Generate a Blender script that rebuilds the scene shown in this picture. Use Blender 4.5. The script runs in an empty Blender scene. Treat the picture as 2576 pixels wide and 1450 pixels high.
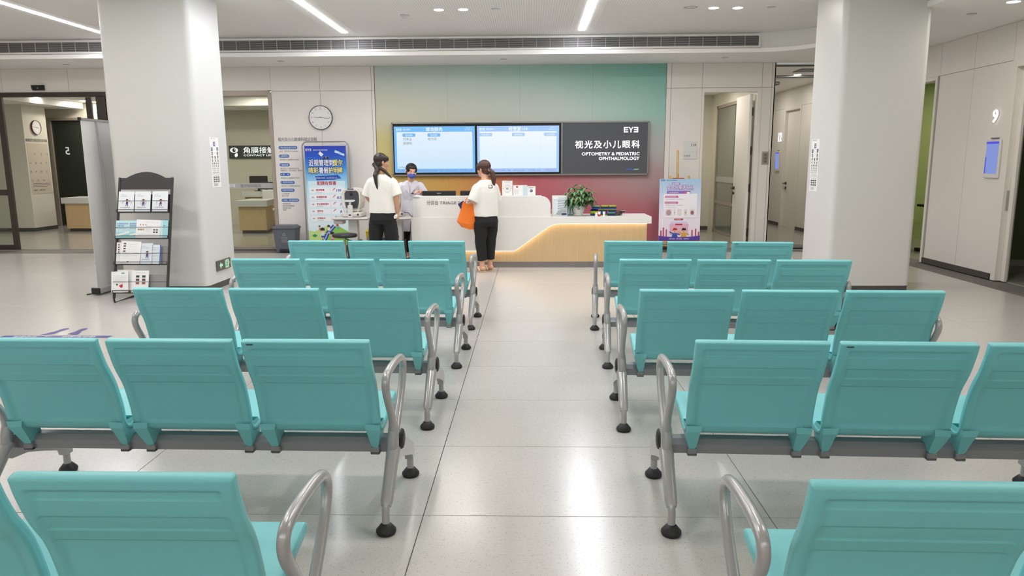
import bpy, bmesh, math, random
from math import pi, sin, cos, radians as R
from mathutils import Vector, Matrix
random.seed(7)
S = bpy.context.scene
C = S.collection

# ------------------------------------------------------------ camera
cd = bpy.data.cameras.new('camera'); cam = bpy.data.objects.new('camera', cd); C.objects.link(cam)
S.camera = cam
cd.sensor_width = 36.0; cd.lens = 1825.0 / 2576.0 * 36.0
cd.clip_start = 0.05; cd.clip_end = 100
_th, _ps, _ro = R(9.8), R(1.5), R(-0.31)
_f = Vector((-sin(_ps)*cos(_th), cos(_ps)*cos(_th), -sin(_th)))
_r = Vector((cos(_ps), sin(_ps), 0)); _u = _r.cross(_f)
_r2 = _r*cos(_ro)+_u*sin(_ro); _u2 = -_r*sin(_ro)+_u*cos(_ro)
M = Matrix((_r2, _u2, -_f)).transposed().to_4x4(); M.translation = (0, 0, 1.5)
cam.matrix_world = M

# ------------------------------------------------------------ world, exposure
w = bpy.data.worlds.new('world'); S.world = w; w.use_nodes = True
w.node_tree.nodes['Background'].inputs[0].default_value = (0.9, 0.95, 1, 1)
w.node_tree.nodes['Background'].inputs[1].default_value = 0.4
S.view_settings.view_transform = 'Standard'; S.view_settings.look = 'None'
S.view_settings.gamma = 1; S.view_settings.use_curve_mapping = False
S.view_settings.exposure = 1.83
STRIP = 16.5     # emission of the strip lamps
SPOT = 90.0      # emission of the downlight discs

# ------------------------------------------------------------ materials
def lin(c):
    if isinstance(c, str):
        c = [int(c[i:i+2], 16)/255 for i in (1, 3, 5)]
    return tuple((x/12.92 if x <= .04045 else ((x+.055)/1.055)**2.4) for x in c[:3]) + (1,)
_mats = {}
def mat(name, col='#808080', rough=.5, metal=0, emit=None, es=0, spec=.5, coat=0, var=0, vs=20, bump=0, bs=200, trans=0, alpha=1, sss=0):
    if name in _mats: return _mats[name]
    m = bpy.data.materials.new(name); m.use_nodes = True
    nt = m.node_tree; b = nt.nodes['Principled BSDF']
    c = lin(col)
    b.inputs['Base Color'].default_value = c
    b.inputs['Roughness'].default_value = rough
    b.inputs['Metallic'].default_value = metal
    b.inputs['Specular IOR Level'].default_value = spec
    b.inputs['Coat Weight'].default_value = coat
    b.inputs['Transmission Weight'].default_value = trans
    b.inputs['Alpha'].default_value = alpha
    if sss: b.inputs['Subsurface Weight'].default_value = sss; b.inputs['Subsurface Radius'].default_value = (.012, .005, .003)
    if emit:
        b.inputs['Emission Color'].default_value = lin(emit); b.inputs['Emission Strength'].default_value = es
    if var or bump:
        tc = nt.nodes.new('ShaderNodeTexCoord')
    if var:
        n = nt.nodes.new('ShaderNodeTexNoise'); n.inputs['Scale'].default_value = vs; n.inputs['Detail'].default_value = 4
        nt.links.new(tc.outputs['Object'], n.inputs['Vector'])
        mr = nt.nodes.new('ShaderNodeMapRange'); mr.inputs[1].default_value = .3; mr.inputs[2].default_value = .7
        mr.inputs[3].default_value = 1-var; mr.inputs[4].default_value = 1+var
        nt.links.new(n.outputs['Fac'], mr.inputs[0])
        hs = nt.nodes.new('ShaderNodeHueSaturation'); hs.inputs['Color'].default_value = c
        nt.links.new(mr.outputs[0], hs.inputs['Value']); nt.links.new(hs.outputs[0], b.inputs['Base Color'])
    if bump:
        n2 = nt.nodes.new('ShaderNodeTexNoise'); n2.inputs['Scale'].default_value = bs
        nt.links.new(tc.outputs['Object'], n2.inputs['Vector'])
        bp = nt.nodes.new('ShaderNodeBump'); bp.inputs['Strength'].default_value = bump; bp.inputs['Distance'].default_value = .002
        nt.links.new(n2.outputs['Fac'], bp.inputs['Height']); nt.links.new(bp.outputs[0], b.inputs['Normal'])
    _mats[name] = m
    return m
def N(m, t): return m.node_tree.nodes.new(t)
def L(m, a, b): m.node_tree.links.new(a, b)

def glass_mat(name, tint='#eef2ee', refl=.9, rough=0.0):
    m = bpy.data.materials.new(name); m.use_nodes = True; nt = m.node_tree
    nt.nodes.remove(nt.nodes['Principled BSDF']); out = nt.nodes['Material Output']
    tr = N(m, 'ShaderNodeBsdfTransparent'); tr.inputs[0].default_value = lin(tint)
    gl = N(m, 'ShaderNodeBsdfGlossy'); gl.inputs['Roughness'].default_value = rough; gl.inputs[0].default_value = (refl,)*3+(1,)
    fr = N(m, 'ShaderNodeFresnel'); fr.inputs[0].default_value = 1.45
    mx = N(m, 'ShaderNodeMixShader'); L(m, fr.outputs[0], mx.inputs[0]); L(m, tr.outputs[0], mx.inputs[1]); L(m, gl.outputs[0], mx.inputs[2])
    L(m, mx.outputs[0], out.inputs[0]); return m

# ------------------------------------------------------------ mesh builder
class MB:
    def __init__(s): s.v = []; s.f = []; s.mi = []; s.sm = []; s.mats = []; s.M = None
    def slot(s, m):
        if m not in s.mats: s.mats.append(m)
        return s.mats.index(m)
    def add(s, vs, fs, m, smooth=False, M=None):
        o = len(s.v); k = s.slot(m)
        for p in vs:
            p = Vector(p)
            if M is not None: p = M @ p
            if s.M is not None: p = s.M @ p
            s.v.append(p)
        for f in fs: s.f.append([i+o for i in f]); s.mi.append(k); s.sm.append(smooth)
        return s
    def box(s, x0, y0, z0, x1, y1, z1, m, bev=0, M=None):
        if x0 > x1: x0, x1 = x1, x0
        if y0 > y1: y0, y1 = y1, y0
        if z0 > z1: z0, z1 = z1, z0
        if bev <= 0:
            v = [(x, y, z) for x in (x0, x1) for y in (y0, y1) for z in (z0, z1)]
            return s.add(v, [(0,1,3,2),(4,6,7,5),(0,4,5,1),(2,3,7,6),(0,2,6,4),(1,5,7,3)], m, M=M)
        b = min(bev, (x1-x0)/2.01, (y1-y0)/2.01, (z1-z0)/2.01)
        v = []; idx = {}
        for i, (X, sx) in enumerate(((x0, 1), (x1, -1))):
            for j, (Y, sy) in enumerate(((y0, 1), (y1, -1))):
                for k, (Z, sz) in enumerate(((z0, 1), (z1, -1))):
                    idx[i,j,k,0] = len(v); v.append((X, Y+sy*b, Z+sz*b))
                    idx[i,j,k,1] = len(v); v.append((X+sx*b, Y, Z+sz*b))
                    idx[i,j,k,2] = len(v); v.append((X+sx*b, Y+sy*b, Z))
        f = []
        for i in (0, 1):
            q = [idx[i,0,0,0], idx[i,1,0,0], idx[i,1,1,0], idx[i,0,1,0]]; f.append(q if i else q[::-1])
            q = [idx[0,i,0,1], idx[1,i,0,1], idx[1,i,1,1], idx[0,i,1,1]]; f.append(q[::-1] if i else q)
            q = [idx[0,0,i,2], idx[1,0,i,2], idx[1,1,i,2], idx[0,1,i,2]]; f.append(q if i else q[::-1])
        for a in (0, 1):
            for b_ in (0, 1):
                f.append([idx[a,b_,0,0], idx[a,b_,1,0], idx[a,b_,1,1], idx[a,b_,0,1]][::(1 if a != b_ else -1)])
                f.append([idx[a,0,b_,0], idx[a,1,b_,0], idx[a,1,b_,2], idx[a,0,b_,2]][::(-1 if a != b_ else 1)])
                f.append([idx[0,a,b_,1], idx[1,a,b_,1], idx[1,a,b_,2], idx[0,a,b_,2]][::(1 if a != b_ else -1)])
        for i in (0, 1):
            for j in (0, 1):
                for k in (0, 1):
                    q = [idx[i,j,k,0], idx[i,j,k,1], idx[i,j,k,2]]; f.append(q[::(-1 if (i+j+k) % 2 else 1)])
        return s.add(v, f, m, M=M)
    def tube(s, pts, r, m, seg=8, closed=False, cap=True, flat=1.0, up=None):
        pts = [Vector(p) for p in pts]; n = len(pts)
        rs = r if isinstance(r, (list, tuple)) else [r]*n
        v = []; f = []; prev = None
        for i, p in enumerate(pts):
            if closed: t = pts[(i+1) % n]-pts[i-1]
            else: t = pts[min(i+1, n-1)]-pts[max(i-1, 0)]
            t.normalize()
            if prev is None:
                a = Vector(up) if up else (Vector((0,0,1)) if abs(t.z) < .9 else Vector((1,0,0)))
                a = (a - t*a.dot(t)).normalized()
            else:
                a = (prev - t*prev.dot(t)).normalized()
            prev = a; b = t.cross(a)
            for k in range(seg):
                q = 2*pi*k/seg
                v.append(p + (a*cos(q)*flat + b*sin(q))*rs[i])
        m_ = n if closed else n-1
        for i in range(m_):
            for k in range(seg):
                a0 = i*seg+k; a1 = i*seg+(k+1) % seg; b0 = ((i+1) % n)*seg+k; b1 = ((i+1) % n)*seg+(k+1) % seg
                f.append((a0, a1, b1, b0))
        s.add(v, f, m, True)
        if cap and not closed:
            s.add([v[k] for k in range(seg)], [tuple(range(seg))[::-1]], m)
            s.add([v[(n-1)*seg+k] for k in range(seg)], [tuple(range(seg))], m)
        return s
    def lathe(s, prof, m, seg=24, M=None, smooth=True, sx=1, sy=1, cap=False):
        v = []; f = []; n = len(prof)
        for r, z in prof:
            for k in range(seg):
                q = 2*pi*k/seg; v.append((r*cos(q)*sx, r*sin(q)*sy, z))
        for i in range(n-1):
            for k in range(seg):
                f.append((i*seg+k, i*seg+(k+1) % seg, (i+1)*seg+(k+1) % seg, (i+1)*seg+k))
        s.add(v, f, m, smooth, M)
        if cap and prof[0][0] > 1e-6: s.add(v[:seg], [tuple(range(seg))[::-1]], m, False, M)
        if cap and prof[-1][0] > 1e-6: s.add(v[-seg:], [tuple(range(seg))], m, False, M)
        return s
    def prism(s, poly, a0, a1, m, axis='x', M=None):
        n = len(poly)
        mk = {'x': lambda p, a: (a, p[0], p[1]), 'y': lambda p, a: (p[0], a, p[1]), 'z': lambda p, a: (p[0], p[1], a)}[axis]
        v = [mk(p, a0) for p in poly]+[mk(p, a1) for p in poly]
        f = [tuple(range(n))[::-1], tuple(range(n, 2*n))]+[(i, (i+1) % n, n+(i+1) % n, n+i) for i in range(n)]
        return s.add(v, f, m, M=M)
    # flat print in the local XZ plane, facing -Y
    def poly2(s, pts, y, m): return s.add([(p[0], y, p[1]) for p in pts], [tuple(range(len(pts)))], m)
    def rect2(s, x0, z0, x1, z1, y, m): return s.poly2([(x0, z0), (x1, z0), (x1, z1), (x0, z1)], y, m)
    def rrect2(s, x0, z0, x1, z1, y, m, r=.01, n=5):
        p = []
        for cx, cz, a in ((x1-r, z0+r, -90), (x1-r, z1-r, 0), (x0+r, z1-r, 90), (x0+r, z0+r, 180)):
            for k in range(n+1): q = R(a+90*k/n); p.append((cx+r*cos(q), cz+r*sin(q)))
        return s.poly2(p, y, m)
    def disc2(s, cx, cz, r, y, m, n=20, sz=1): return s.poly2([(cx+r*cos(2*pi*k/n), cz+r*sz*sin(2*pi*k/n)) for k in range(n)], y, m)
    def line2(s, pts, wd, y, m):
        for a, b in zip(pts[:-1], pts[1:]):
            dx, dz = b[0]-a[0], b[1]-a[1]; l = math.hypot(dx, dz) or 1; nx, nz = -dz/l*wd/2, dx/l*wd/2
            s.poly2([(a[0]-nx, a[1]-nz), (b[0]-nx, b[1]-nz), (b[0]+nx, b[1]+nz), (a[0]+nx, a[1]+nz)], y, m)
        return s
    def text(s, body, size, x, z, y, m, align='LEFT', bold=0, spacing=1.0, shear=0, width=None, ext=0, mirror=False):
        cu = bpy.data.curves.new('t', 'FONT'); cu.body = body; cu.size = size; cu.align_x = align
        cu.resolution_u = 2; cu.space_character = spacing; cu.shear = shear; cu.extrude = ext; cu.align_y = 'BOTTOM_BASELINE'
        ob = bpy.data.objects.new('t', cu); me = ob.to_mesh()
        vs = [v.co.copy() for v in me.vertices]; fs = [tuple(p.vertices) for p in me.polygons]
        ob.to_mesh_clear(); bpy.data.objects.remove(ob); bpy.data.curves.remove(cu)
        if not vs: return s
        if width:
            x0 = min(v.x for v in vs); x1 = max(v.x for v in vs); k = width/max(1e-6, x1-x0)
            piv = {'LEFT': x0, 'RIGHT': x1, 'CENTER': (x0+x1)/2}[align]
            for v in vs: v.x = (v.x-piv)*k
        if mirror:
            for v in vs: v.x = -v.x
        if not bold: return s.add([(x+v.x, y-v.z, z+v.y) for v in vs], fs, m)
        n_ = 4 if bold < .004 else 8
        for k in range(n_):
            a_ = 2*pi*(k+.5)/n_; s.add([(x+v.x+bold*cos(a_), y-v.z-k*1.2e-4*(.6 if n_ == 8 else 1), z+v.y+bold*sin(a_)) for v in vs], fs, m)
        return s
    def logo(s, x, z, h, y, m, wf=1.0):
        # E Y mirrored-E lettering, height h
        w_ = h*.72*wf; t = h*.2
        def E(x0, sg):
            s.rect2(*sorted2(x0, x0+sg*w_*.32), z, z+h, y, m) if False else None
            a, b = (x0, x0+w_) if sg > 0 else (x0+w_, x0)
            q = lambda u0, u1, z0, z1, cut=0: s.poly2([(a+(b-a)*u0, z0), (a+(b-a)*(u1-cut), z0), (a+(b-a)*u1, z1), (a+(b-a)*u0, z1)] if sg > 0 else
                [(a+(b-a)*u0, z1), (a+(b-a)*u1, z1), (a+(b-a)*(u1-cut), z0), (a+(b-a)*u0, z0)], y, m)
            q(0, .24, z, z+h); q(.24, 1, z, z+t); q(.24, .92, z+h*.4, z+h*.4+t*.9); q(.24, 1, z+h-t, z+h)
        E(x, 1); E(x+w_*2.16+h*.1, -1)
        cx = x+w_*1.6+h*.03; hw = w_*.56; tt = w_*.28
        s.poly2([(cx-tt/2, z), (cx+tt/2, z), (cx+tt/2, z+h*.45), (cx+hw, z+h), (cx+hw-tt, z+h), (cx, z+h*.6), (cx-hw+tt, z+h), (cx-hw, z+h), (cx-tt/2, z+h*.45)], y, m)
        return s
    def build(s, name, parent=None, loc=None, rotz=0, kind=None, label=None, cat=None, group=None, sharp=None):
        me = bpy.data.meshes.new(name)
        me.from_pydata([tuple(p) for p in s.v], [], s.f)
        for m in s.mats: me.materials.append(m)
        me.polygons.foreach_set('material_index', s.mi); me.polygons.foreach_set('use_smooth', s.sm)
        me.update()
        o = bpy.data.objects.new(name, me); C.objects.link(o)
        if parent: o.parent = parent
        if loc: o.location = loc
        if rotz: o.rotation_euler.z = rotz
        tag(o, label, cat, group, kind)
        return o
def sorted2(a, b): return (a, b) if a < b else (b, a)
def tag(o, label=None, cat=None, group=None, kind=None):
    if label: o['label'] = label
    if cat: o['category'] = cat
    if group: o['group'] = group
    if kind: o['kind'] = kind
    return o
def thing(name, label, cat, loc=(0,0,0), rotz=0, group=None):
    o = bpy.data.objects.new(name, None); C.objects.link(o); o.location = loc; o.rotation_euler.z = rotz; o.empty_display_size = .1
    return tag(o, label, cat, group)
def dup(root, loc, rotz=0, label=None):
    r = root.copy(); C.objects.link(r); r.location = loc; r.rotation_euler.z = rotz
    if label: r['label'] = label
    for ch in list(root.children):
        c = ch.copy(); C.objects.link(c); c.parent = r
        for g in ch.children:
            d = g.copy(); C.objects.link(d); d.parent = c
    return r
def obj(name, mesh, parent, loc=(0,0,0)):
    o = bpy.data.objects.new(name, mesh); C.objects.link(o); o.parent = parent; o.location = loc; return o
def spline(pts, n=6, closed=False):
    pts = [Vector(p) for p in pts]; out = []; N_ = len(pts)
    rng = range(N_ if closed else N_-1)
    for i in rng:
        if closed: a, b, c, d = pts[i-1], pts[i], pts[(i+1) % N_], pts[(i+2) % N_]
        else: a, b, c, d = pts[max(i-1, 0)], pts[i], pts[i+1], pts[min(i+2, N_-1)]
        for k in range(n):
            t = k/n
            out.append(.5*((2*b)+(c-a)*t+(2*a-5*b+4*c-d)*t*t+(3*b-a-3*c+d)*t**3))
    if not closed: out.append(pts[-1])
    return out
# ============================================================ materials of the setting
m_cream = mat('cream_wall_panel', '#e8e3dc', .42, var=.012, vs=3)
m_joint = mat('panel_joint', '#4c4843', .8)
m_white = mat('white_paint', '#d2d2cf', .4)
m_ceil = mat('ceiling_paint', '#f3f1ed', .8)
def _ceil():
    m = m_ceil; b = m.node_tree.nodes['Principled BSDF']
    tc = N(m, 'ShaderNodeTexCoord'); w_ = N(m, 'ShaderNodeTexWave'); w_.inputs['Scale'].default_value = 10; w_.wave_profile = 'SIN'
    L(m, tc.outputs['Object'], w_.inputs['Vector'])
    mx = N(m, 'ShaderNodeMix'); mx.data_type = 'RGBA'; mx.inputs[6].default_value = lin('#f3f1ed'); mx.inputs[7].default_value = lin('#dfdcd7')
    mr = N(m, 'ShaderNodeMapRange'); mr.inputs[1].default_value = .6; mr.inputs[2].default_value = .95
    L(m, w_.outputs['Fac'], mr.inputs[0]); L(m, mr.outputs[0], mx.inputs[0]); L(m, mx.outputs[2], b.inputs['Base Color'])
_ceil()
m_soff = mat('soffit_paint', '#f3f1ed', .75)
m_dark = mat('charcoal_trim', '#4c4a47', .45)
m_black = mat('black_plastic', '#1c1c1d', .4)
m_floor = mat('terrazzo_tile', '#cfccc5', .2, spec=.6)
def _floor(m, base, fleck, dark):
    b = m.node_tree.nodes['Principled BSDF']
    ge = N(m, 'ShaderNodeNewGeometry')
    vo = N(m, 'ShaderNodeTexVoronoi'); vo.inputs['Scale'].default_value = 170; L(m, ge.outputs['Position'], vo.inputs['Vector'])
    ns = N(m, 'ShaderNodeTexNoise'); ns.inputs['Scale'].default_value = 60; ns.inputs['Detail'].default_value = 3; L(m, ge.outputs['Position'], ns.inputs['Vector'])
    r1 = N(m, 'ShaderNodeMapRange'); r1.inputs[1].default_value = .30; r1.inputs[2].default_value = .14; L(m, vo.outputs['Distance'], r1.inputs[0])
    r2 = N(m, 'ShaderNodeMapRange'); r2.inputs[1].default_value = .47; r2.inputs[2].default_value = .58; L(m, ns.outputs['Fac'], r2.inputs[0])
    mu = N(m, 'ShaderNodeMath'); mu.operation = 'MULTIPLY'; L(m, r1.outputs[0], mu.inputs[0]); L(m, r2.outputs[0], mu.inputs[1])
    big = N(m, 'ShaderNodeTexNoise'); big.inputs['Scale'].default_value = 2.2; big.inputs['Detail'].default_value = 5; L(m, ge.outputs['Position'], big.inputs['Vector'])
    mb = N(m, 'ShaderNodeMix'); mb.data_type = 'RGBA'; mb.inputs[6].default_value = lin(base); mb.inputs[7].default_value = lin(fleck); L(m, big.outputs['Fac'], mb.inputs[0])
    mx = N(m, 'ShaderNodeMix'); mx.data_type = 'RGBA'; mx.inputs[7].default_value = lin(dark); L(m, mb.outputs[2], mx.inputs[6]); L(m, mu.outputs[0], mx.inputs[0])
    L(m, mx.outputs[2], b.inputs['Base Color'])
    rr = N(m, 'ShaderNodeMapRange'); rr.inputs[3].default_value = .17; rr.inputs[4].default_value = .27; L(m, big.outputs['Fac'], rr.inputs[0]); L(m, rr.outputs[0], b.inputs['Roughness'])
_floor(m_floor, '#c2bfba', '#b8b5b0', '#6c6862')
m_grout = mat('dark_grout', '#6e6b66', .8)
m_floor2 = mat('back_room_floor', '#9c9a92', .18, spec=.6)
m_wood = mat('pale_oak_veneer', '#cfb183', .4)
def _wood(m, a, b_, sc=(60, 60, 3)):
    b = m.node_tree.nodes['Principled BSDF']; tc = N(m, 'ShaderNodeTexCoord'); mp = N(m, 'ShaderNodeMapping'); mp.inputs['Scale'].default_value = sc
    L(m, tc.outputs['Object'], mp.inputs[0]); n = N(m, 'ShaderNodeTexNoise'); n.inputs['Scale'].default_value = 1.5; n.inputs['Detail'].default_value = 6; L(m, mp.outputs[0], n.inputs['Vector'])
    mx = N(m, 'ShaderNodeMix'); mx.data_type = 'RGBA'; mx.inputs[6].default_value = lin(a); mx.inputs[7].default_value = lin(b_); L(m, n.outputs['Fac'], mx.inputs[0]); L(m, mx.outputs[2], b.inputs['Base Color'])
_wood(m_wood, '#d8bd92', '#c2a274')
m_strip = mat('strip_lamp_diffuser', '#ffffff', .5, emit='#f7f8ff', es=STRIP)
m_spot = mat('downlight_diffuser', '#ffffff', .5, emit='#fff8ee', es=SPOT)
m_metal = mat('brushed_steel', '#b4b2ae', .3, metal=.9)
m_glass = glass_mat('clear_glass', '#eef1ec')
m_bronze = mat('bronze_aluminium', '#4d4742', .35, metal=.5)

def rainbow():
    m = mat('gradient_print_wall', '#ffffff', .5)
    b = m.node_tree.nodes['Principled BSDF']; tc = N(m, 'ShaderNodeNewGeometry'); sp = N(m, 'ShaderNodeSeparateXYZ'); L(m, tc.outputs['Position'], sp.inputs[0])
    mrx = N(m, 'ShaderNodeMapRange'); mrx.inputs[1].default_value = -2.67; mrx.inputs[2].default_value = 2.30; L(m, sp.outputs['X'], mrx.inputs[0])
    rows = [(.55, [(0,'#d0a650'),(.3,'#d09848'),(.45,'#be6848'),(.6,'#b54f60'),(.85,'#b5606c'),(1,'#b06570')]),
            (1.2, [(0,'#cdb265'),(.25,'#cd9d50'),(.42,'#c67650'),(.53,'#c05e68'),(.7,'#b6767d'),(.9,'#b08f8f'),(1,'#af9394')]),
            (1.8, [(0,'#cabf7c'),(.3,'#c9bb8e'),(.5,'#c4b09d'),(.8,'#bab2aa'),(1,'#b1b2b0')]),
            (2.4, [(0,'#cfcdb8'),(.3,'#c8ccc0'),(.6,'#c3cdc5'),(.85,'#abcbc1'),(1,'#96c4b8')]),
            (3.1, [(0,'#c8d3cb'),(.3,'#bed2ca'),(.6,'#a9cdc4'),(.85,'#8cbfb4'),(1,'#7eb6ab')])]
    prev = None; pz = None
    for z, st in rows:
        cr = N(m, 'ShaderNodeValToRGB'); L(m, mrx.outputs[0], cr.inputs[0]); e = cr.color_ramp.elements
        e[0].position = st[0][0]; e[0].color = lin(st[0][1]); e[1].position = st[-1][0]; e[1].color = lin(st[-1][1])
        for p, c in st[1:-1]: q = e.new(p); q.color = lin(c)
        if prev is None: prev = cr.outputs[0]
        else:
            mz = N(m, 'ShaderNodeMapRange'); mz.interpolation_type = 'SMOOTHSTEP'; mz.inputs[1].default_value = pz; mz.inputs[2].default_value = z; L(m, sp.outputs['Z'], mz.inputs[0])
            mx = N(m, 'ShaderNodeMix'); mx.data_type = 'RGBA'; L(m, mz.outputs[0], mx.inputs[0]); L(m, prev, mx.inputs[6]); L(m, cr.outputs[0], mx.inputs[7]); prev = mx.outputs[2]
        pz = z
    L(m, prev, b.inputs['Base Color']); return m
m_rain = rainbow()

# ============================================================ floor with separate tiles
XW = 5.85
fl = MB().box(-12.6, -4, -.06, XW+.1, 12.9, -.012, m_grout).build('floor', kind='structure')
tile_mesh = None
TX, TY = 1.485, .775
k = 0
xs = [-.465+TX*i for i in range(-8, 5)]; ys = [2.911+TY*i for i in range(-3, 13)]
for i in range(len(xs)-1):
    for j in range(len(ys)-1):
        x0, x1, y0, y1 = xs[i], xs[i+1], ys[j], ys[j+1]
        if x1 > XW+.05:  x1 = XW+.05
        if y1 > 12.8: y1 = 12.85
        full = abs(x1-x0-TX) < 1e-4 and abs(y1-y0-TY) < 1e-4
        if x1-x0 < .05 or y1-y0 < .02: continue
        if full and tile_mesh is not None:
            obj('tile', tile_mesh, fl, (x0, y0, 0)); continue
        t = MB().box(.0018, .0018, -.012, x1-x0-.0018, y1-y0-.0018, 0, m_floor, bev=.0008)
        o = t.build('tile', fl, loc=(x0, y0, 0))
        if full: tile_mesh = o.data
MB().box(-12.6, -4, -.012, XW+.05, ys[0]-.002, 0, m_floor).build('tile', fl)
# darker floors behind the glass, the corridor, the rooms
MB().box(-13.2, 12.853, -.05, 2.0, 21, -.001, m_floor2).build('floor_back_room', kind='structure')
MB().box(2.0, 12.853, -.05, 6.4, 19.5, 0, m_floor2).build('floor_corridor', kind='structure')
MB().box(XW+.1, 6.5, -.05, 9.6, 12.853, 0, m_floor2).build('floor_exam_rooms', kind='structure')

# ============================================================ ceiling with raised centre and soffit
def path(o, z, y_end=-4):
    p = [(-12.6, 11.58+o), (3.4, 11.58+o)]
    for q in range(1, 13): a = R(90-90*q/12); p.append((3.4+(.9+o)*cos(a), 10.68+(.9+o)*sin(a)))
    p.append((4.3+o, y_end)); return [(x, y, z) for x, y in p]
ce = MB(); ce.box(-12.7, -4, 3.45, XW+.1, 12.0, 3.5, m_ceil); ceiling = ce.build('ceiling', kind='structure')
so = MB()
def ribbon(mb, A, B, m):
    n = len(A); mb.add(A+B, [(i, i+1, n+i+1, n+i) for i in range(n-1)], m)
a = path(0, 3.14); b = path(0, 3.20); c = path(.14, 3.20); d = path(.14, 3.45)
ribbon(so, b, a, m_soff); ribbon(so, c, b, m_soff); ribbon(so, d, c, m_soff)
outer = [(-12.6, 12.85, 3.14), (3.4, 12.85, 3.14)]
for q in range(1, 13):
    t = q/12; outer.append((3.4+(XW+.05-3.4)*min(1, 2*t), 12.85 if t <= .5 else 12.85+(10.68-12.85)*(2*t-1), 3.14))
outer.append((XW+.05, -4, 3.14))
ribbon(so, a, outer, m_soff)
so.build('ceiling_soffit', kind='structure')
# plain border plates around the strip lamps
for i, x in enumerate((-6.4, -2.8, .765)):
    for y0, y1 in ((7.2, 11.37), (3.4, 5.4), (-3.6, -2.0)):
        t = thing('strip_light', 'long white ceiling strip lamp ' + (('seen at the far left, running behind the left pillar', 'between the left pillar and the middle of the ceiling', 'slanting near the middle of the ceiling')[i] if y0 > 5 else 'of the middle length overhead' if y0 > 0 else 'behind the seating'), 'light', (x, y0, 3.45), group='ceiling strip lamps')
        if y0 < 5: t['label'] = 'long white ceiling strip lamp outside the frame above the benches'
        ln = y1-y0
        MB().box(-.17, 0, -.004, .17, ln+.05, 0, m_soff).build('trim_plate', t)
        MB().box(-.045, .02, -.008, .045, ln, -.004, m_strip).build('diffuser', t)

# ============================================================ columns
def column(x0, x1, y0, y1, name):
    b_ = MB(); r = .07; pts = []
    for cx, cy, a0 in ((x1-r, y0+r, -90), (x1-r, y1-r, 0), (x0+r, y1-r, 90), (x0+r, y0+r, 180)):
        for q in range(7): t = R(a0+15*q); pts.append((cx+r*cos(t), cy+r*sin(t)))
    n = len(pts)
    b_.add([(x, y, .075) for x, y in pts]+[(x, y, 3.46) for x, y in pts], [(i, (i+1) % n, n+(i+1) % n, n+i) for i in range(n)], m_white, True)
    o = b_.build(name, kind='structure')
    s_ = MB(); q = [((x-(x0+x1)/2)*.99+(x0+x1)/2, (y-(y0+y1)/2)*.99+(y0+y1)/2) for x, y in pts]
    s_.add([(x, y, 0) for x, y in q]+[(x, y, .075) for x, y in q], [(i, (i+1) % n, n+(i+1) % n, n+i) for i in range(n)], m_dark, True)
    s_.build('baseboard', o)
column(-4.85, -3.82, 8.38, 9.25, 'wall_pillar_left')
column(3.42, 4.38, 8.38, 9.22, 'wall_pillar_right')

# ============================================================ back wall, panel by panel
wb = MB()
for x0, x1, z0, z1 in ((-12.6, -4.47, 2.745, 3.14), (-7.35, -6.55, 0, 2.745), (-4.47, 2.93, 0, 3.14), (2.93, 3.85, 2.67, 3.14), (3.85, 4.12, 0, 3.14)):
    wb.box(x0, 12.772, z0, x1, 12.85, z1, m_joint)
wall_back = wb.build('wall_back', kind='structure')
def panel(x0, x1, z0, z1, m=None, y=12.75, par=None, g=.0025):
    return MB().box(x0+g, y, z0+g, x1-g, y+.02, z1-g, m or m_cream).build('panel', par or wall_back)
hx = [-12.6, -11.5, -10.33, -9.15, -7.98, -6.8, -5.63, -4.458]
for u, v in zip(hx[:-1], hx[1:]): panel(u, v, 2.745, 3.14)
panel(-7.35, -6.55, 0, 2.74)
for u, v in ((-4.46, -3.61), (-3.61, -2.723), (-2.723, -2.672)): panel(u, v, 2.732, 3.14); panel(u, v, 0.0, 2.732)
for i in range(4): panel(-2.668+1.242*i, -2.668+1.242*(i+1), 0, 3.14, m_rain, 12.768, g=.0008)
for u, v in ((2.302, 2.382), (2.382, 2.905)): panel(u, v, 2.732, 3.14); panel(u, v, 0, 2.732)
panel(2.905, 3.905, 2.732, 3.14)
for u, v in ((3.905, 4.07), (4.07, 4.13)): panel(u, v, 2.732, 3.14); panel(u, v, 0, 2.732)
MB().box(4.11, 12.75, 0, 4.13, 13.0, 3.14, m_cream).build('trim_1', kind='structure')
bb = MB()
for x0, x1 in ((-4.46, -2.67), (2.30, 2.905), (3.91, 4.13), (-7.3, -6.6)): bb.box(x0, 12.74, 0, x1, 12.75, .075, m_dark)
bb.box(-2.67, 12.755, 0, 2.30, 12.768, .075, m_dark)
bb.build('baseboard_back', kind='structure')

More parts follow.
